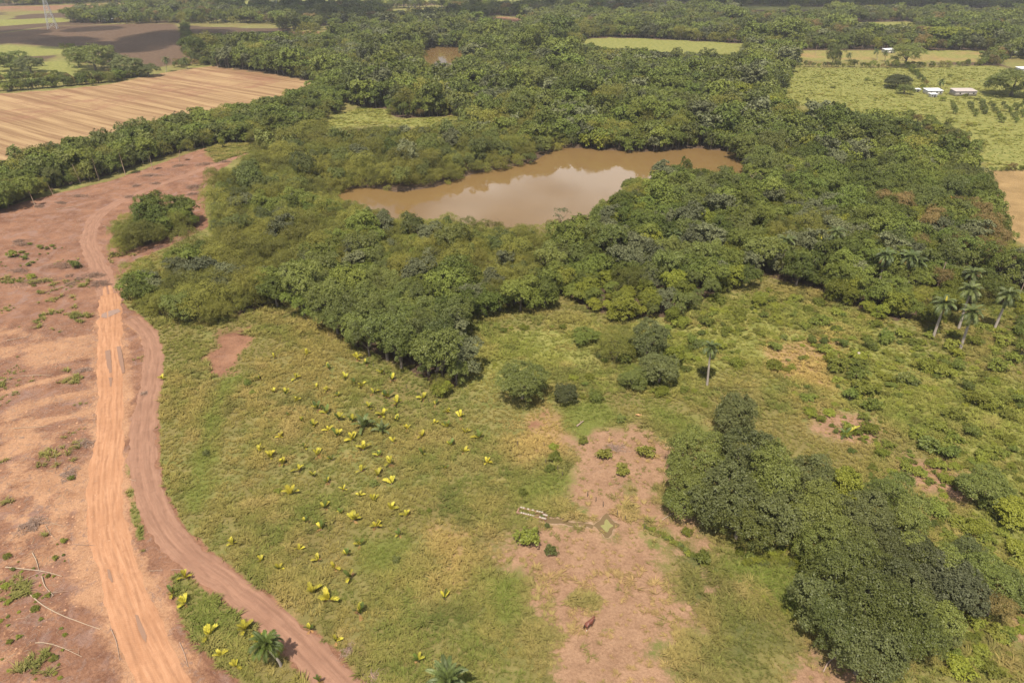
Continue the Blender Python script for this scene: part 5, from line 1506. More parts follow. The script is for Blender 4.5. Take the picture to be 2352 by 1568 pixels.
scatter('grass', np.column_stack([X, Y, ground_z(X, Y)]), rng.uniform(0, 6.28, len(X)), np.stack([sc, sc, hs], 1), rng.integers(0, 5, len(X)), TUFT, 'rough tufted pasture grass', {'tcol': np.column_stack([np.clip(colr, .01, 1), np.ones(len(X))])})

# ------------------------------------------------------------------ felled wood on the cleared ground
def log_px(name, pts, r, lb, mat='deadwood', group=None, seed=0):
    g = np.random.default_rng(seed)
    w = np.array([G(*p) for p in pts])
    c = w.mean(0)
    path = spline([(a - c[0], b - c[1], 0) for a, b in w], .6)
    path[:, 2] = r * .9 + .05 + np.abs(g.normal(0, .03, len(path)))
    r *= .8
    b = MB().tube(path, np.linspace(r, r * .45, len(path)), 6)
    for j in range(int(g.integers(0, 3))):
        i = int(g.integers(len(path) // 3, len(path)))
        e = path[i] + np.array([g.normal(0, .8), g.normal(0, .8), .25])
        b.tube([path[i], e], [r * .4, r * .15], 4, 0, False)
    return thing(name, lb, 'log', (c[0], c[1], gz(c[0], c[1])), 0, group, None, b.mesh(name, [mat]))
def z2(*pts):   # pixels read in an enlarged crop: origin 0,2015 enlarged 2.19
    return [((a / 2.19) * K, (2015 + b / 2.19) * K) for a, b in pts]
def z1(*pts):
    return [((a / 2.193) * K, (1300 + b / 2.193) * K) for a, b in pts]
log_px('fallen_log', z2((50, 555), (200, 570), (380, 592), (545, 635)), .13, 'long pale log lying across another, left of the pale track', seed=1)
log_px('fallen_log', z2((285, 430), (320, 500), (342, 585)), .11, 'short pale log pointing away above the crossing log', seed=2)
log_px('fallen_log', z2((370, 640), (395, 720), (470, 805)), .12, 'pale log continuing below the crossing log', seed=3)
log_px('fallen_log', z2((270, 800), (380, 890), (540, 975), (720, 1045), (880, 1100)), .12, 'longest curved white log in the lower left corner', seed=4)
log_px('fallen_log', z2((0, 745), (150, 690), (370, 592)), .09, 'dull brown log running to the left picture edge', 'drytwig', seed=5)
log_px('fallen_log', z2((310, 1218), (420, 1222), (560, 1265), (720, 1340)), .09, 'pale log below the longest white log', seed=6)
log_px('fallen_branch', z2((975, 1100), (1020, 1210), (1050, 1370)), .07, 'thin branch lying beside the rutted track', 'drytwig', seed=7)
log_px('fallen_branch', z2((650, 355), (760, 362), (840, 365)), .07, 'reddish branch on the pale flank of the track', 'twig', seed=8)
log_px('fallen_branch', z2((1310, 588), (1420, 586)), .06, 'short branch beside the grass strip', seed=9)
log_px('fallen_branch', z2((1500, 582), (1580, 578), (1650, 604)), .06, 'branch at the top of the grass strip', 'drytwig', seed=10)
log_px('fallen_branch', z2((1575, 1215), (1620, 1320), (1650, 1430)), .07, 'grey branch at the left of the grass strip', 'drytwig', seed=11)
log_px('fallen_branch', z2((450, 165), (560, 195)), .06, 'thin stick right of the twig heap', seed=12)
log_px('fallen_branch', z2((400, 190), (440, 260), (490, 315)), .06, 'bent pale stick below the twig heap', seed=13)
log_px('fallen_log', z1((60, 142), (240, 110)), .10, 'white log on the pale wheel loop at the left', seed=14)
log_px('fallen_log', z1((200, 452), (330, 446), (450, 445)), .09, 'pale log left of the twin puddles', seed=15)
log_px('fallen_branch', z1((120, 908), (280, 900), (460, 890)), .07, 'thin log left of the pale track by the second loop', seed=16)
log_px('fallen_branch', z1((482, 1115), (490, 1215)), .07, 'short upright-lying stick on the torn ground', seed=17)
log_px('fallen_branch', z1((0, 500), (150, 465), (200, 452)), .06, 'branch at the left edge above the torn ground', 'drytwig', seed=18)
log_px('fallen_branch', z1((1140, 1352), (1195, 1370)), .06, 'little pale stick on the brown track', seed=19)
log_px('fallen_log', [(0 + a / 1.92 * K, (560 + b / 1.92) * K) for a, b in ((430, 535), (520, 522), (610, 508))], .13, 'long white log on the red clearing', seed=20)
log_px('fallen_log', [(a / 1.722 * K, (600 + b / 1.722) * K) for a, b in ((710, 528), (745, 535))], .10, 'short white log beside the red track bend', seed=21)
log_px('fallen_log', [(a / 1.722 * K, (600 + b / 1.722) * K) for a, b in ((1365, 375), (1425, 345))], .12, 'white log at the right end of the red clearing', seed=22)
log_px('fallen_log', [(a / 1.722 * K, (600 + b / 1.722) * K) for a, b in ((1350, 545), (1405, 548))], .11, 'pale log on the path behind the island thicket', seed=23)
x, y = GS(2328, 1694)
log_px('fallen_log', [(1325, 980), (1340, 968)], .22, 'thick grey log on the edge of the green patch', 'drytwig', seed=24)
log_px('fallen_log', [(1541, 1172), (1566, 1164)], .24, 'thick brown log by the left end of the shady clump', 'twig', seed=25)
log_px('fallen_branch', [(1520, 1196), (1535, 1186), (1548, 1180)], .10, 'bent pale branch below the thick brown log', seed=26)
log_px('fallen_branch', [(1890, 1545), (1905, 1520), (1945, 1500)], .14, 'curved grey trunk lying below the lower right clump', 'drytwig', seed=27)
log_px('fallen_branch', [(1203, 1190), (1209, 1186), (1212, 1194)], .07, 'small forked white branch below the muddy channel', seed=28)

def brush_mesh(seed, w, d, h, n, mat):
    g = np.random.default_rng(seed)
    b = MB()
    for i in range(n):
        a = g.uniform(0, 6.28)
        rr = math.sqrt(g.uniform(0, 1)) * (1 + .45 * math.sin(a * 2 + seed) + .3 * math.sin(a * 5 + seed * 2))
        c = np.array([math.cos(a) * rr * w / 2, math.sin(a) * rr * d / 2, g.uniform(.02, 1) * max(.06, h * (1 - rr ** 2 * .8))])
        v = unit(np.array([g.normal(0, 1), g.normal(0, 1), g.normal(0, .35)])) * g.uniform(.35, 1.5)
        r = g.uniform(.014, .04)
        b.tube([c - v / 2, c + g.normal(0, .05, 3), c + v / 2], [r, r, r * .5], 3, 0, False)
    m_ = n * 2
    a, rr = g.uniform(0, 6.28, m_), np.sqrt(g.uniform(0, 1, m_))
    rr = rr * (1 + .45 * np.sin(a * 2 + seed) + .3 * np.sin(a * 5 + seed * 2))
    c = np.stack([np.cos(a) * rr * w / 2, np.sin(a) * rr * d / 2, g.uniform(.05, 1, m_) * np.maximum(.06, h * (1 - rr ** 2 * .85))], 1)
    b.leaves(c, g.normal(size=(m_, 3)) + [0, 0, .8], g.normal(size=(m_, 3)), g.uniform(.12, .26, m_), g.uniform(.06, .13, m_), g.uniform(0, 1, m_), 1)
    return b.mesh('brush', [mat, 'frond_brown'])
MAT['frond_brown'] = leaf_material('withered_leaves', (0.203, 0.119, 0.076), (0.506, 0.312, 0.211), (0.405, 0.236, 0.160), .1, .1)
def brush(u, v, w, d, h, lb, seed, mat='twig'):
    x, y = G(u, v)
    n = int(50 + 20 * w * d)
    thing('brush_heap', lb, 'brush heap', (x, y, gz(x, y)), random.uniform(-.2, .2), None, None, brush_mesh(seed, w, d, h, min(n, 520), mat))
def z8(a, b):
    return a / 4.2 * K, (960 + b / 4.2) * K
def z5(a, b):
    return a / 1.722 * K, (600 + b / 1.722) * K
for k, (uv, w, d, h, lb) in enumerate([
    (z8(1100, 445), 9.0, 4.0, 1.0, 'long dead brush heap left of the track fork'), (z8(1600, 600), 4.6, 3.0, .8, 'dead brush heap nearest above the red track edge'), (z8(1690, 750), 5.6, 3.6, .9, 'rounded dead brush heap beside the track at the wood corner'),
    (z8(1160, 610), 1.9, 1.6, .6, 'small dead brush heap in the wet hollow'), (z8(1340, 660), 2.4, 1.8, .6, 'small flat brush heap next to the wet hollow'), (z8(620, 700), 8.0, 4.5, .6, 'wide tangle of dead branches around the green bush'),
    (z8(400, 80), 4.2, 2.6, .8, 'reddish brush heap near the left edge of the clearing'), (z8(330, 520), 4.0, 2.6, .5, 'loose twigs left of the green bush'), (z8(1200, 740), 3.0, 2.4, .4, 'flat twigs above the grass of the clearing'),
    (z5(1340, 260), 6.0, 4.6, .9, 'big brush heap at the right end of the red clearing'), (z5(1330, 305), 4.2, 2, .5, 'low brush below the big heap at the clearing end'), (z5(1412, 100), 6.4, 3.4, .8, 'brush heap at the far end of the clearing'), (z5(1550, 85), 3.6, 2.4, .7, 'farthest small brush heap by the grassy corner'), (z5(1458, 150), 3.6, 3.0, .7, 'brush heap beside the far end of the red track'),
    (z5(1075, 235), 3.4, 2.4, .6, 'brush heap in the middle of the red clearing'), (z5(890, 325), 3.6, 2.4, .6, 'brush heap above the island thicket'), (z5(940, 250), 2.8, 1.8, .5, 'small brush heap behind the island thicket'), (z5(1235, 112), 4.4, 2.6, .6, 'brush heap near the tree belt'), (z5(1030, 180), 5.6, 3.2, .5, 'flat brush heap along the tree belt'),
    (z5(545, 318), 5.0, 2.6, .6, 'brush heap below the slender trees'), (z5(420, 365), 3.4, 2.0, .5, 'low brush at the left of the red clearing'), (z5(270, 390), 3.4, 2.0, .5, 'low brush by the leaning slim tree'), (z5(130, 630), 3.4, 2.2, .5, 'flat brush at the left edge of the clearing')]):
    brush(uv[0], uv[1], w * 1.25, d * 1.35, h * 1.1, lb, 900 + k)
for k, (uv, w, d, h, lb) in enumerate([(z1((720, 400))[0], 2.6, 2.6, .5, 'grey twig heap left of the twin puddles'), (z1((745, 1040))[0], 3.4, 2.8, .6, 'grey twig heap left of the rutted track'), (z1((1270, 600))[0], 1.6, 1.6, .3, 'scrap of grey twigs on the brown track'), (z1((610, 1300))[0], 3.4, 3.0, .35, 'loose grey sticks above the twig heap'),
                                      (z2((270, 190))[0], 4.2, 3.4, .7, 'big dark twig heap in the lower left'), ((1024 * K + 800 / 2.19 * K, (2015 + 1290 / 2.19) * K), 1.6, 2.2, .4, 'grey twigs at the right edge of the brown track'), ((1024 * K + 1030 / 2.19 * K, (2015 + 1515 / 2.19) * K), 2.4, 1.8, .5, 'reddish twig heap at the bottom edge right of the brown track'),
                                      ((1415, 1030), 3.6, 3.0, .3, 'flat tangle of roots on the dry bare ground')]):
    brush(uv[0], uv[1], w, d, h, lb, 950 + k, 'drytwig')
# small sticks strewn over the cleared ground
q = np.vstack([spread(P((0, 740), (215, 745), (225, 1000), (140, 1180), (140, 1568), (0, 1568)), 2800), spread(P((0, 500), (260, 430), (480, 370), (430, 420), (200, 470), (200, 560), (0, 740)), 1700), spread(CLEARED, 300), spread(DRY[0], 160)])
b = MB()
for (x, y) in q:
    a, l, r = random.uniform(0, 3.14), random.uniform(.25, 1.1) * (1.6 if random.random() < .12 else 1), random.uniform(.010, .026)
    d = np.array([math.cos(a), math.sin(a), random.uniform(-.05, .12)]) * l / 2
    c = np.array([x, y, gz(x, y) + .06]) if False else np.array([x, y, .06])
    b.tube([c - d, c + [random.uniform(-.06, .06), random.uniform(-.06, .06), 0], c + d], [r, r, r * .6], 3, 0 if random.random() < .5 else 1, False)
V = np.vstack(b.v)
zg = ground_z(V[:, 0], V[:, 1])
b.v = [np.column_stack([V[:, 0], V[:, 1], V[:, 2] + zg])]
tag(link('strewn_sticks', b.mesh('strewn_sticks', ['drytwig', 'deadwood'])), 'small dry sticks strewn over the cleared ground', None, None, 'stuff')
# clods on torn ground
q = np.vstack([spread(P((0, 740), (215, 745), (225, 1000), (140, 1180), (140, 1568), (0, 1568)), 900), spread(P((150, 1150), (240, 1130), (270, 1380), (150, 1400)), 260)])
ICO = bpy.data.meshes.new('clod')
import bmesh
bm = bmesh.new()
bmesh.ops.create_icosphere(bm, subdivisions=1, radius=.5)
for vv in bm.verts:
    vv.co *= random.uniform(.75, 1.2)
    vv.co.z *= .6
bm.to_mesh(ICO); bm.free()
MAT['clod'] = plain('earth_clod', (.40, .225, .13), .95, .3, 6)
ICO.materials.append(MAT['clod'])
s = rng.gamma(2.2, .07, len(q)) + .05
scatter('earth_clods', np.column_stack([q, ground_z(q[:, 0], q[:, 1])]), rng.uniform(0, 6.28, len(q)), np.stack([s, s, s], 1), np.zeros(len(q)), [ICO], 'lumps of earth on the torn ground')

# ------------------------------------------------------------------ brick trough, posts, stones
def trough():
    A, B = np.array(GS(2076, 2044)), np.array(GS(2172, 2067))
    d = (B - A) / np.linalg.norm(B - A)
    L = np.linalg.norm(B - A)
    ang = math.atan2(d[1], d[0])
    x, y = A
    o = thing('brick_trough', 'old brick-walled trough with broken white coping beside the muddy channel', 'trough', (x, y, gz(x, y)), ang)
    wdt = 1.25
    for sgn, ln in ((1, L), (-1, L * 1.0)):
        link('side_wall', MB().box(ln / 2, sgn * wdt / 2, .18, ln, .26, .5).mesh('trough_wall', ['brick']), o)
    link('end_wall', MB().box(-.13, 0, .18, .24, wdt + .26, .5).mesh('trough_end', ['brick']), o)
    link('trough_floor', MB().box(L / 2, 0, .02, L, wdt - .27, .06).mesh('trough_floor', ['brick']), o)
    blk = MB().box(0, 0, 0, .36, .30, .12).mesh('coping_block', ['coping'])
    for sgn in (1, -1):
        for i in range(int(L / .42)):
            if random.random() < .2:
                continue
            link('coping_block', blk, o, (.22 + i * .42, sgn * wdt / 2 + random.uniform(-.02, .02), .49), scale=(random.uniform(.8, 1.05), 1, random.uniform(.8, 1.2)), rz=random.uniform(-.08, .08))
trough()
for k, (su, sv, lb) in enumerate([(2181, 2066, 'upper white stub wall at the mouth of the trough'), (2175, 2079, 'lower white stub wall at the mouth of the trough')]):
    x, y = GS(su, sv)
    o = thing('stub_wall', lb, 'wall', (x, y, gz(x, y)), -.3)
    link('wall_block', MB().box(0, 0, .2, .85, .28, .4).mesh('stub_block', ['brick']), o)
    link('coping_block', MB().box(0, 0, .45, .88, .32, .1).mesh('stub_coping', ['coping']), o)
PB = MB()
PB.tube([(0, 0, -.2), (.02, .01, .7), (0, .03, 1.35)], [.075, .07, .06], 6)
POST = PB.mesh('fence_post', ['post'])
posts = [(2383, 2005), (2412, 2027), (2469, 2061), (2501, 2079), (2577, 2116), (2230, 1880), (2182, 1855), (2176, 1790), (2070, 1785), (2250, 1905), (2350, 1985)]
for k, (su, sv) in enumerate(posts):
    x, y = GS(su, sv)
    lb = ['weathered fence post above the star-shaped pool, upper one', 'weathered fence post above the star-shaped pool, lower one', 'dark post just right of the star-shaped pool', 'dark post right of the pool, second from it', 'brown post on the hedge line below the clump',
          'pale post in the green strip by the dry ground', 'post left of the three small bushes', 'post above the three small bushes in tan grass', 'post at the far left of the tan grass', 'post at the corner of the green strip', 'post on the dry ground above the pool'][k]
    thing('fence_post', lb, 'fence post', (x, y, gz(x, y)), k, 'old fence posts', (1, 1, random.uniform(.8, 1.1)), POST)
# fence posts along the edge of the dark grove and of the far right field
for k in range(14):
    t = k / 13
    u, v = 655 + (985 - 655) * t, 708 + (925 - 708) * t
    x, y = G(u, v)
    thing('fence_post', 'thin fence post along the front of the dark grove', 'fence post', (x, y, gz(x, y)), k, 'grove fence posts', (.7, .7, .95), POST)
for k in range(9):
    x, y = G(2325 + k * 3.2, 700 + k * 17)
    thing('fence_post', 'fence post at the edge of the tan field on the right', 'fence post', (x, y, gz(x, y)), k, 'right field fence posts', None, POST)
# ridge of dry stalks on the old hedge line
hl = spline([(*G(1478, 1208), 0), (*G(1530, 1235), 0), (*G(1585, 1272), 0), (*G(1640, 1312), 0), (*G(1700, 1340), 0), (*G(1760, 1380), 0), (*G(1830, 1420), 0)], .55)
hp = np.repeat(hl[:, :2], 3, 0) + rng.normal(0, .22, (len(hl) * 3, 2))
s = rng.uniform(.18, .42, len(hp))
scatter('hedge_line', np.column_stack([hp, ground_z(hp[:, 0], hp[:, 1])]), rng.uniform(0, 6, len(hp)), np.stack([s, s, s * .9], 1), rng.choice([0, 2, 4, 4], len(hp)), BUSH, 'low overgrown fence line below the shady clump')
# heap of pale stones on the slope
def stones(u, v, n, spread_, lb):
    x, y = G(u, v)
    o = thing('stone_heap', lb, 'stone heap', (x, y, gz(x, y)))
    for i in range(n):
        bm = bmesh.new()
        bmesh.ops.create_icosphere(bm, subdivisions=2, radius=.5)
        for vv in bm.verts:
            f = 1 + .35 * (vnoise(np.array([vv.co.x * 2.3 + i * 7]), np.array([vv.co.y * 2.3 + vv.co.z * 3.1]))[0] - .5)
            vv.co *= f
        me = bpy.data.meshes.new('stone')
        bm.to_mesh(me); bm.free()
        me.materials.append(MAT['stone'])
        a, r = random.uniform(0, 6.28), math.sqrt(random.random()) * spread_
        sz = random.uniform(.35, .8)
        link('stone', me, o, (math.cos(a) * r, math.sin(a) * r, .15 + (1 - r / spread_) * .55), scale=(sz, sz * random.uniform(.7, 1.2), sz * .75), rz=a)
    return o
o = stones(1977, 826, 18, 1.35, 'heap of pale stones with one block on top, on the right-hand slope')
link('top_block', MB().box(0, 0, 0, .5, .4, .8).mesh('top_block', ['coping']), o, (-.5, .7, 1.2))

# ------------------------------------------------------------------ animals
def skin_body(name, joints, edges, mat, parent, root=0, sub=2):
    me = bpy.data.meshes.new(name)
    me.from_pydata([j[0] for j in joints], edges, [])
    o = link(name, me, parent)
    sk = o.modifiers.new('skin', 'SKIN')
    sk.use_smooth_shade = True
    for i, j in enumerate(joints):
        me.skin_vertices[0].data[i].radius = j[1]
    me.skin_vertices[0].data[root].use_root = True
    ss = o.modifiers.new('sub', 'SUBSURF')
    ss.levels = ss.render_levels = sub
    me.materials.append(mat)
    return o
MAT['bay'] = plain('bay_coat', (.145, .048, .030), .45, .2, 3, .4)
MAT['darkhair'] = plain('dark_hair', (.03, .014, .010), .8, .2, 9)
MAT['tancoat'] = plain('tan_coat', (.52, .30, .14), .7, .15, 3)
MAT['whitesock'] = plain('white_sock', (.65, .60, .52), .8, .1, 5)
def horse(u, v, heading):
    x, y = G(u, v)
    o = thing('horse', 'reddish brown horse with a dark tail on the bare brown ground', 'horse', (x, y, gz(x, y)), heading, None, (.92, 1.2, 1.05))
    J = [((-.62, 0, 1.13), (.27, .29)), ((-.25, 0, 1.08), (.26, .29)), ((.15, 0, 1.08), (.26, .28)), ((.52, 0, 1.14), (.25, .27)), ((.78, 0, 1.30), (.16, .22)), ((1.02, .04, 1.40), (.12, .17)), ((1.18, .08, 1.38), (.105, .125)), ((1.32, .10, 1.22), (.085, .10)), ((1.42, .11, 1.05), (.065, .07))]
    E = [(0, 1), (1, 2), (2, 3), (3, 4), (4, 5), (5, 6), (6, 7), (7, 8)]
    def leg(px, py, at, front, dx=0.0):
        n = len(J)
        if front:
            pts = [((px, py, .92), (.12, .12)), ((px - .02 + dx, py, .62), (.078, .078)), ((px + dx, py, .42), (.055, .055)), ((px + dx, py, .14), (.042, .042)), ((px + .05 + dx, py, .03), (.06, .055))]
        else:
            pts = [((px, py, .95), (.17, .15)), ((px + .10 + dx, py, .72), (.11, .10)), ((px - .10 + dx, py, .46), (.062, .06)), ((px - .04 + dx, py, .15), (.045, .045)), ((px + .02 + dx, py, .03), (.06, .055))]
        J.extend(pts)
        E.append((at, n))
        E.extend((n + i, n + i + 1) for i in range(4))
    leg(.52, .15, 3, True, .05); leg(.52, -.15, 3, True, -.06); leg(-.62, .16, 0, False, -.08); leg(-.62, -.16, 0, False, .10)
    skin_body('body', J, E, MAT['bay'], o)
    t = MB().tube([(-.86, 0, 1.24), (-1.0, 0, 1.16), (-1.08, .02, .92), (-1.06, .03, .62)], [.05, .075, .085, .03], 7)
    link('tail', t.mesh('tail', ['darkhair'], True), o)
    mn = MB()
    for i in range(16):
        f = i / 15
        c = np.array([.62 + .50 * f, .02 + .04 * f, 1.42 + .13 * math.sin(f * 2.2)])
        mn.leaves(np.array([c + [0, .07, -.08]]), np.array([[.1, 1, .4]]), np.array([[0.1, .15, -1]]), .28, .10, .5)
    link('mane', mn.mesh('mane', ['darkhair']), o)
    for sd in (-1, 1):
        link('ear', MB().tube([(1.13, .07 + sd * .055, 1.46), (1.12, .07 + sd * .075, 1.58)], [.035, .008], 5).mesh('ear', ['bay']), o)
    link('white_sock', MB().tube([(-.665, -.16, .06), (-.625 + .04, -.16, .2)], [.062, .056], 8).mesh('sock', ['whitesock']), o)
a = np.array(GS(2347, 2512)); b2 = np.array(GS(2378, 2490))
horse(1352, 1441, math.atan2(b2[1] - a[1], b2[0] - a[0]))
x, y = G(1467, 955)
o = thing('calf', 'tan calf lying curled on the green patch', 'calf', (x, y, gz(x, y)), 2.9)
skin_body('body', [((-.4, 0, .26), (.21, .22)), ((0, 0, .30), (.22, .23)), ((.35, .02, .34), (.17, .19)), ((.52, .10, .46), (.10, .12)), ((.60, .22, .50), (.09, .09)), ((.64, .36, .42), (.06, .06)),
                   ((.30, -.22, .12), (.07, .06)), ((.50, -.26, .07), (.045, .045)), ((-.35, -.26, .13), (.10, .09)), ((-.05, -.34, .07), (.045, .045))],
          [(0, 1), (1, 2), (2, 3), (3, 4), (4, 5), (2, 6), (6, 7), (0, 8), (8, 9)], MAT['tancoat'], o)
for sd in (-1, 1):
    link('ear', MB().tube([(.56, .20 + sd * .06, .55), (.50, .20 + sd * .17, .58)], [.04, .012], 5).mesh('calf_ear', ['tancoat']), o)

# ------------------------------------------------------------------ sheds and houses
def house(u, v, w, d, h, lb, roof='zinc', wall='whitewall', rz=0.0, gable=False, open_front=False, name='shed'):
    x, y = G(u, v)
    o = thing(name, lb, 'building', (x, y, gz(x, y)), rz)
    if open_front:
        for sx in (-1, 0, 1):
            for sy in (-1, 1):
                link('post', MB().box(sx * (w / 2 - .2), sy * (d / 2 - .2), h / 2, .18, .18, h).mesh('shed_post', ['post']), o)
        link('back_wall', MB().box(0, d / 2 - .06, h * .42, w - .5, .12, h * .8).mesh('back_wall', [wall]), o)
    else:
        t = .16
        link('wall', MB().box(0, -d / 2 + t / 2, h / 2, w, t, h).mesh('wall', [wall]), o)
        link('wall', MB().box(0, d / 2 - t / 2, h / 2, w, t, h).mesh('wall', [wall]), o)
        link('wall', MB().box(-w / 2 + t / 2, 0, h / 2, t, d - 2 * t, h).mesh('wall', [wall]), o)
        link('wall', MB().box(w / 2 - t / 2, 0, h / 2, t, d - 2 * t, h).mesh('wall', [wall]), o)
        link('door', MB().box(w * .1, -d / 2 - .02, 1.0, .95, .06, 2.0).mesh('door', ['dark_open']), o)
        for sx in ((-.28, .36) if w > 6 else (-.28,)):
            link('window', MB().box(w * sx, -d / 2 - .02, h * .58, .9, .06, .8).mesh('window', ['dark_open']), o)
    b = MB()
    e = .45
    if gable:
        rh = d * .26
        for sy in (-1, 1):
            v0 = [(-w / 2 - e, 0, h + rh), (w / 2 + e, 0, h + rh), (w / 2 + e, sy * (d / 2 + e), h - .12), (-w / 2 - e, sy * (d / 2 + e), h - .12)]
            v1 = [(a_, b_, c_ + .08) for a_, b_, c_ in v0]
            b.add(v0 + v1, [(0, 1, 2, 3), (4, 5, 6, 7), (0, 1, 5, 4), (1, 2, 6, 5), (2, 3, 7, 6), (3, 0, 4, 7)])
        for sx in (-1, 1):
            g_ = MB().add([(sx * (w / 2 - .08), -d / 2, h), (sx * (w / 2 - .08), d / 2, h), (sx * (w / 2 - .08), 0, h + rh * .92), (sx * (w / 2 - .08), 0, h + rh * .92)], [(0, 1, 2, 2)])
            link('gable', g_.mesh('gable', [wall]), o)
    else:
        n = max(8, int(w / .35))
        for i in range(n):                      # corrugated sheets on a shed roof
            xa, xb = -w / 2 - e + (w + 2 * e) * i / n, -w / 2 - e + (w + 2 * e) * (i + 1) / n
            zf, zb, r_ = h + .02, h + .12 * d + .02, .05 * (i % 2)
            b.add([(xa, -d / 2 - e, zf + r_), (xb, -d / 2 - e, zf + .05 - r_), (xb, d / 2 + e, zb + .05 - r_), (xa, d / 2 + e, zb + r_)], [(0, 1, 2, 3)])
    link('roof', b.mesh('roof', [roof]), o)
    return o
for a in [(2141, 216, 10, 6, 2.6, 'white-roofed shed in the yellow pasture', 'zinc', 'whitewall', .05), (2142, 223, 4, 3, 2.0, 'small white shed below the white-roofed shed', 'zinc', 'whitewall', .05),
          (2104, 211, 4, 2.6, 1.8, 'tiny white shed left of the white-roofed shed', 'zinc', 'whitewall', .0), (2210, 219, 14, 7, 3.0, 'larger weathered shed in the yellow pasture', 'oldzinc', 'greywall', .02),
          (246, 50, 17, 7, 3.0, 'white-roofed farm building nearest the dark field', 'zinc', 'greywall', .05), (272, 34, 14, 7, 3.2, 'white-roofed farm building farther back', 'zinc', 'whitewall', .03),
          (288, 32, 8, 6, 3.2, 'white-roofed house right of the farm building', 'zinc', 'whitewall', .03), (189, 29, 15, 8, 3.4, 'far white house among the trees left', 'zinc', 'whitewall', .02),
          (614, 50, 12, 7, 3.4, 'white house below the second pylon', 'zinc', 'whitewall', .2), (718, 42, 14, 8, 3.4, 'white house right of the red-roofed house', 'zinc', 'whitewall', .1), (698, 49, 16, 7, 3.2, 'red-roofed long house in the far village', 'redroof', 'whitewall', 0.0),
          (2040, 122, 10, 6, 3.0, 'white-roofed house among trees above the pasture', 'zinc', 'whitewall', .2), (2325, 128, 20, 8, 3.2, 'long white roof at the right edge above the pasture', 'zinc', 'whitewall', -.05, False, True),
          (2348, 166, 9, 6, 3.0, 'white shed at the right edge of the yellow pasture', 'zinc', 'whitewall', .1), (2048, 73, 16, 8, 3.4, 'left one of two far houses with shiny roofs', 'zinc', 'whitewall', .1), (2080, 72, 12, 7, 3.4, 'right one of two far houses with shiny roofs', 'zinc', 'whitewall', 0),
          (1814, 46, 22, 9, 4, 'left end of the far row of buildings', 'zinc', 'greywall', 0), (1855, 47, 40, 9, 4, 'long low building in the far row', 'zinc', 'whitewall', 0), (1905, 47, 44, 9, 4, 'pale blue-grey building in the far row', 'zinc', 'greywall', 0),
          (1222, 46, 16, 8, 3.6, 'rusty-brown roofed hut by the far red pit', 'rust', 'whitewall', 0), (2020, 6, 22, 10, 5, 'white house on the far horizon right', 'zinc', 'whitewall', 0), (838, 16, 22, 9, 4, 'pale house between two pylons', 'zinc', 'whitewall', 0),
          (1772, 96, 8, 5, 2.8, 'small white roof among trees by the cane field', 'zinc', 'whitewall', .3), (2040, 103, 5, 3, 2, 'small hut under the blue sheet', 'bluetarp', 'greywall', 0)]:
    house(*a)

# ------------------------------------------------------------------ pylons, poles, wires
def pylon(u, v, H, lb, rz=.35):
    x, y = G(u, v)
    o = thing('power_pylon', lb, 'pylon', (x, y, gz(x, y)), rz)
    wb_, wt = H * .095, H * .018
    zt = H
    hw = lambda z: wb_ + (wt * 1.6 - wb_) * min(1, z / (H * .62)) if z < H * .62 else wt * 1.6 + (wt - wt * 1.6) * (z - H * .62) / (H * .38)
    for sx in (-1, 1):
        for sy in (-1, 1):
            link('leg', MB().tube([(sx * hw(z), sy * hw(z), z) for z in (0, H * .31, H * .62, H)], [.24, .22, .18, .13], 4).mesh('pylon_leg', ['steel']), o)
    zs = [0]
    while zs[-1] < H * .97:
        zs.append(zs[-1] + max(1.6, hw(zs[-1]) * 1.7))
    for z0, z1_ in zip(zs[:-1], zs[1:]):
        z1_ = min(z1_, H)
        a, c = hw(z0), hw(z1_)
        b = MB()
        for (p0, p1) in (((-1, -1), (1, -1)), ((1, -1), (1, 1)), ((1, 1), (-1, 1)), ((-1, 1), (-1, -1))):
            b.tube([(p0[0] * a, p0[1] * a, z0), (p1[0] * c, p1[1] * c, z1_)], .10, 4)
            b.tube([(p1[0] * a, p1[1] * a, z0), (p0[0] * c, p0[1] * c, z1_)], .10, 4)
            b.tube([(p0[0] * c, p0[1] * c, z1_), (p1[0] * c, p1[1] * c, z1_)], .09, 4)
        link('brace', b.mesh('pylon_brace', ['steel']), o)
    for zf, ln in ((.66, .17), (.78, .20), (.90, .15)):
        b = MB()
        z = H * zf
        for sx in (-1, 1):
            for sy in (-1, 1):
                b.tube([(sx * wt, sy * wt, z), (sx * H * ln, 0, z + .3)], .10, 4)
            b.tube([(sx * wt, 0, z + H * .035), (sx * H * ln, 0, z + .3)], .10, 4)
            b.tube([(sx * H * ln, 0, z + .3), (sx * H * ln, 0, z - 2.0)], .12, 5)
        link('crossarm', b.mesh('pylon_arm', ['steel']), o)
pylon(122, 67, 52, 'tall lattice power pylon beside the dark ploughed field')
pylon(634, 32, 48, 'lattice power pylon rising from the trees, second from the left')
pylon(946, 18, 46, 'farthest lattice power pylon at the top of the picture')
pole = MB().tube([(0, 0, -.5), (0, 0, 8.9)], [.13, .09], 8).mesh('pole_shaft', ['drytwig'])
arm = MB().box(0, 0, 8.5, 1.6, .1, .1).mesh('pole_arm', ['post'])
for u, v, lb in ((2332, 700, 'pale utility pole at the edge of the tan field on the right'), (2150, 668, 'thin utility pole at the front of the right-hand wood'), (1872, 127, 'utility pole by the far red field'), (2112, 128, 'utility pole by the hedge of the yellow pasture')):
    x, y = G(u, v)
    o = thing('utility_pole', lb, 'pole', (x, y, gz(x, y)), .3)
    link('shaft', pole, o)
    link('crossarm', arm, o)
pa, pb = np.array(G(2332, 700)), np.array(G(2150, 668))
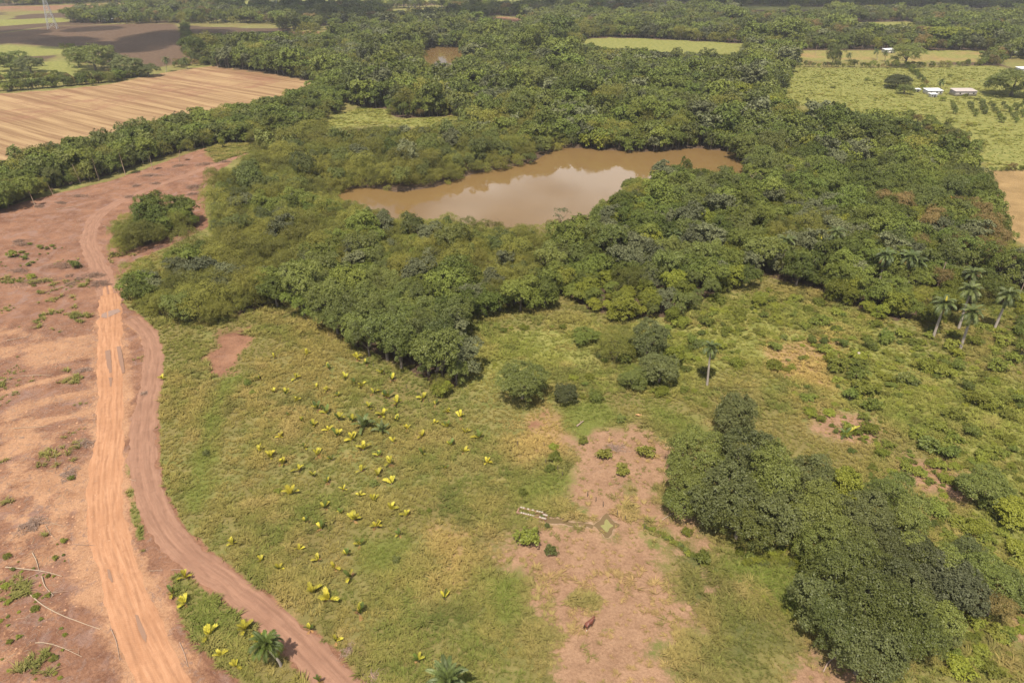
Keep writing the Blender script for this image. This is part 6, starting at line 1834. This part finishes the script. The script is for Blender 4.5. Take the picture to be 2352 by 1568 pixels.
sag = [(*(pb + (pa - pb) * t), 8.6 - 3.2 * t * (1 - t)) for t in np.linspace(0, 1, 20)]
thing('overhead_wire', 'thin overhead wire between the two poles at the right-hand wood', 'wire', (0, 0, 0), 0, None, None, MB().tube(sag, .02, 4).mesh('wire', ['wire']))

# ------------------------------------------------------------------ air
def cloud(name, gx, gy, sx, sy, alt, n, seed, lb):
    """a low heap cloud; gx, gy: where its shade falls"""
    g = np.random.default_rng(seed)
    k = alt / math.tan(SUN_EL)
    cx, cy = gx + math.sin(SUN_AZ) * k, gy + math.cos(SUN_AZ) * k
    bm = bmesh.new()
    for i in range(n):
        a, r = g.uniform(0, 6.28), math.sqrt(g.uniform(0, 1))
        rad = g.uniform(.16, .34) * min(sx, sy)
        mtx = Matrix.Translation((math.cos(a) * r * sx / 2, math.sin(a) * r * sy / 2, g.uniform(0, .25) * rad)) @ Matrix.Diagonal((1, 1, .5, 1))
        bmesh.ops.create_icosphere(bm, subdivisions=3, radius=rad, matrix=mtx)
    for v in bm.verts:
        q = fbm(np.array([v.co.x + v.co.z]), np.array([v.co.y - v.co.z]), 60, seed, 3)[0] - .5
        v.co += v.co.normalized() * q * 45
    me = bpy.data.meshes.new(name)
    bm.to_mesh(me)
    bm.free()
    me.polygons.foreach_set('use_smooth', np.ones(len(me.polygons), bool))
    me.materials.append(MAT['cloud'])
    tag(link(name, me, None, (cx, cy, alt)), lb, None, None, 'structure')
def cloud_material():
    m, t = new_mat('cloud_vapour')
    d = t.n('BsdfDiffuse', None, Color=c4(.9, .9, .9))
    tr = t.n('BsdfTransparent', None, Color=c4(.9, .9, .9))
    t.done(t.n('MixShader', None, i0=.50, i1=d.outputs[0], i2=tr.outputs[0]).outputs[0])
    return m
MAT['cloud'] = cloud_material()
cloud('cloud', 700, 1420, 1250, 560, 950, 26, 3, 'wide heap cloud that shades the far country on the right')
cloud('cloud', -120, 1080, 520, 260, 900, 16, 5, 'smaller heap cloud over the far left country')
cloud('cloud', -440, 800, 330, 190, 850, 14, 6, 'small cloud that shades the dark ploughed field')
def haze():
    b = MB().box(0, 2600, 46, 14000, 10400, 98)
    me = b.mesh('haze', [])
    m = bpy.data.materials.new('pale_haze')
    m.use_nodes = True
    t = m.node_tree
    t.nodes.clear()
    out = t.nodes.new('ShaderNodeOutputMaterial')
    pv = t.nodes.new('ShaderNodeVolumePrincipled')
    pv.inputs['Color'].default_value = (.90, .92, .95, 1)
    pv.inputs['Density'].default_value = 0.00012
    pv.inputs['Anisotropy'].default_value = 0.2
    t.links.new(pv.outputs[0], out.inputs['Volume'])
    me.materials.append(m)
    tag(link('haze', me), 'thin pale haze over the land', None, None, 'stuff')
haze()
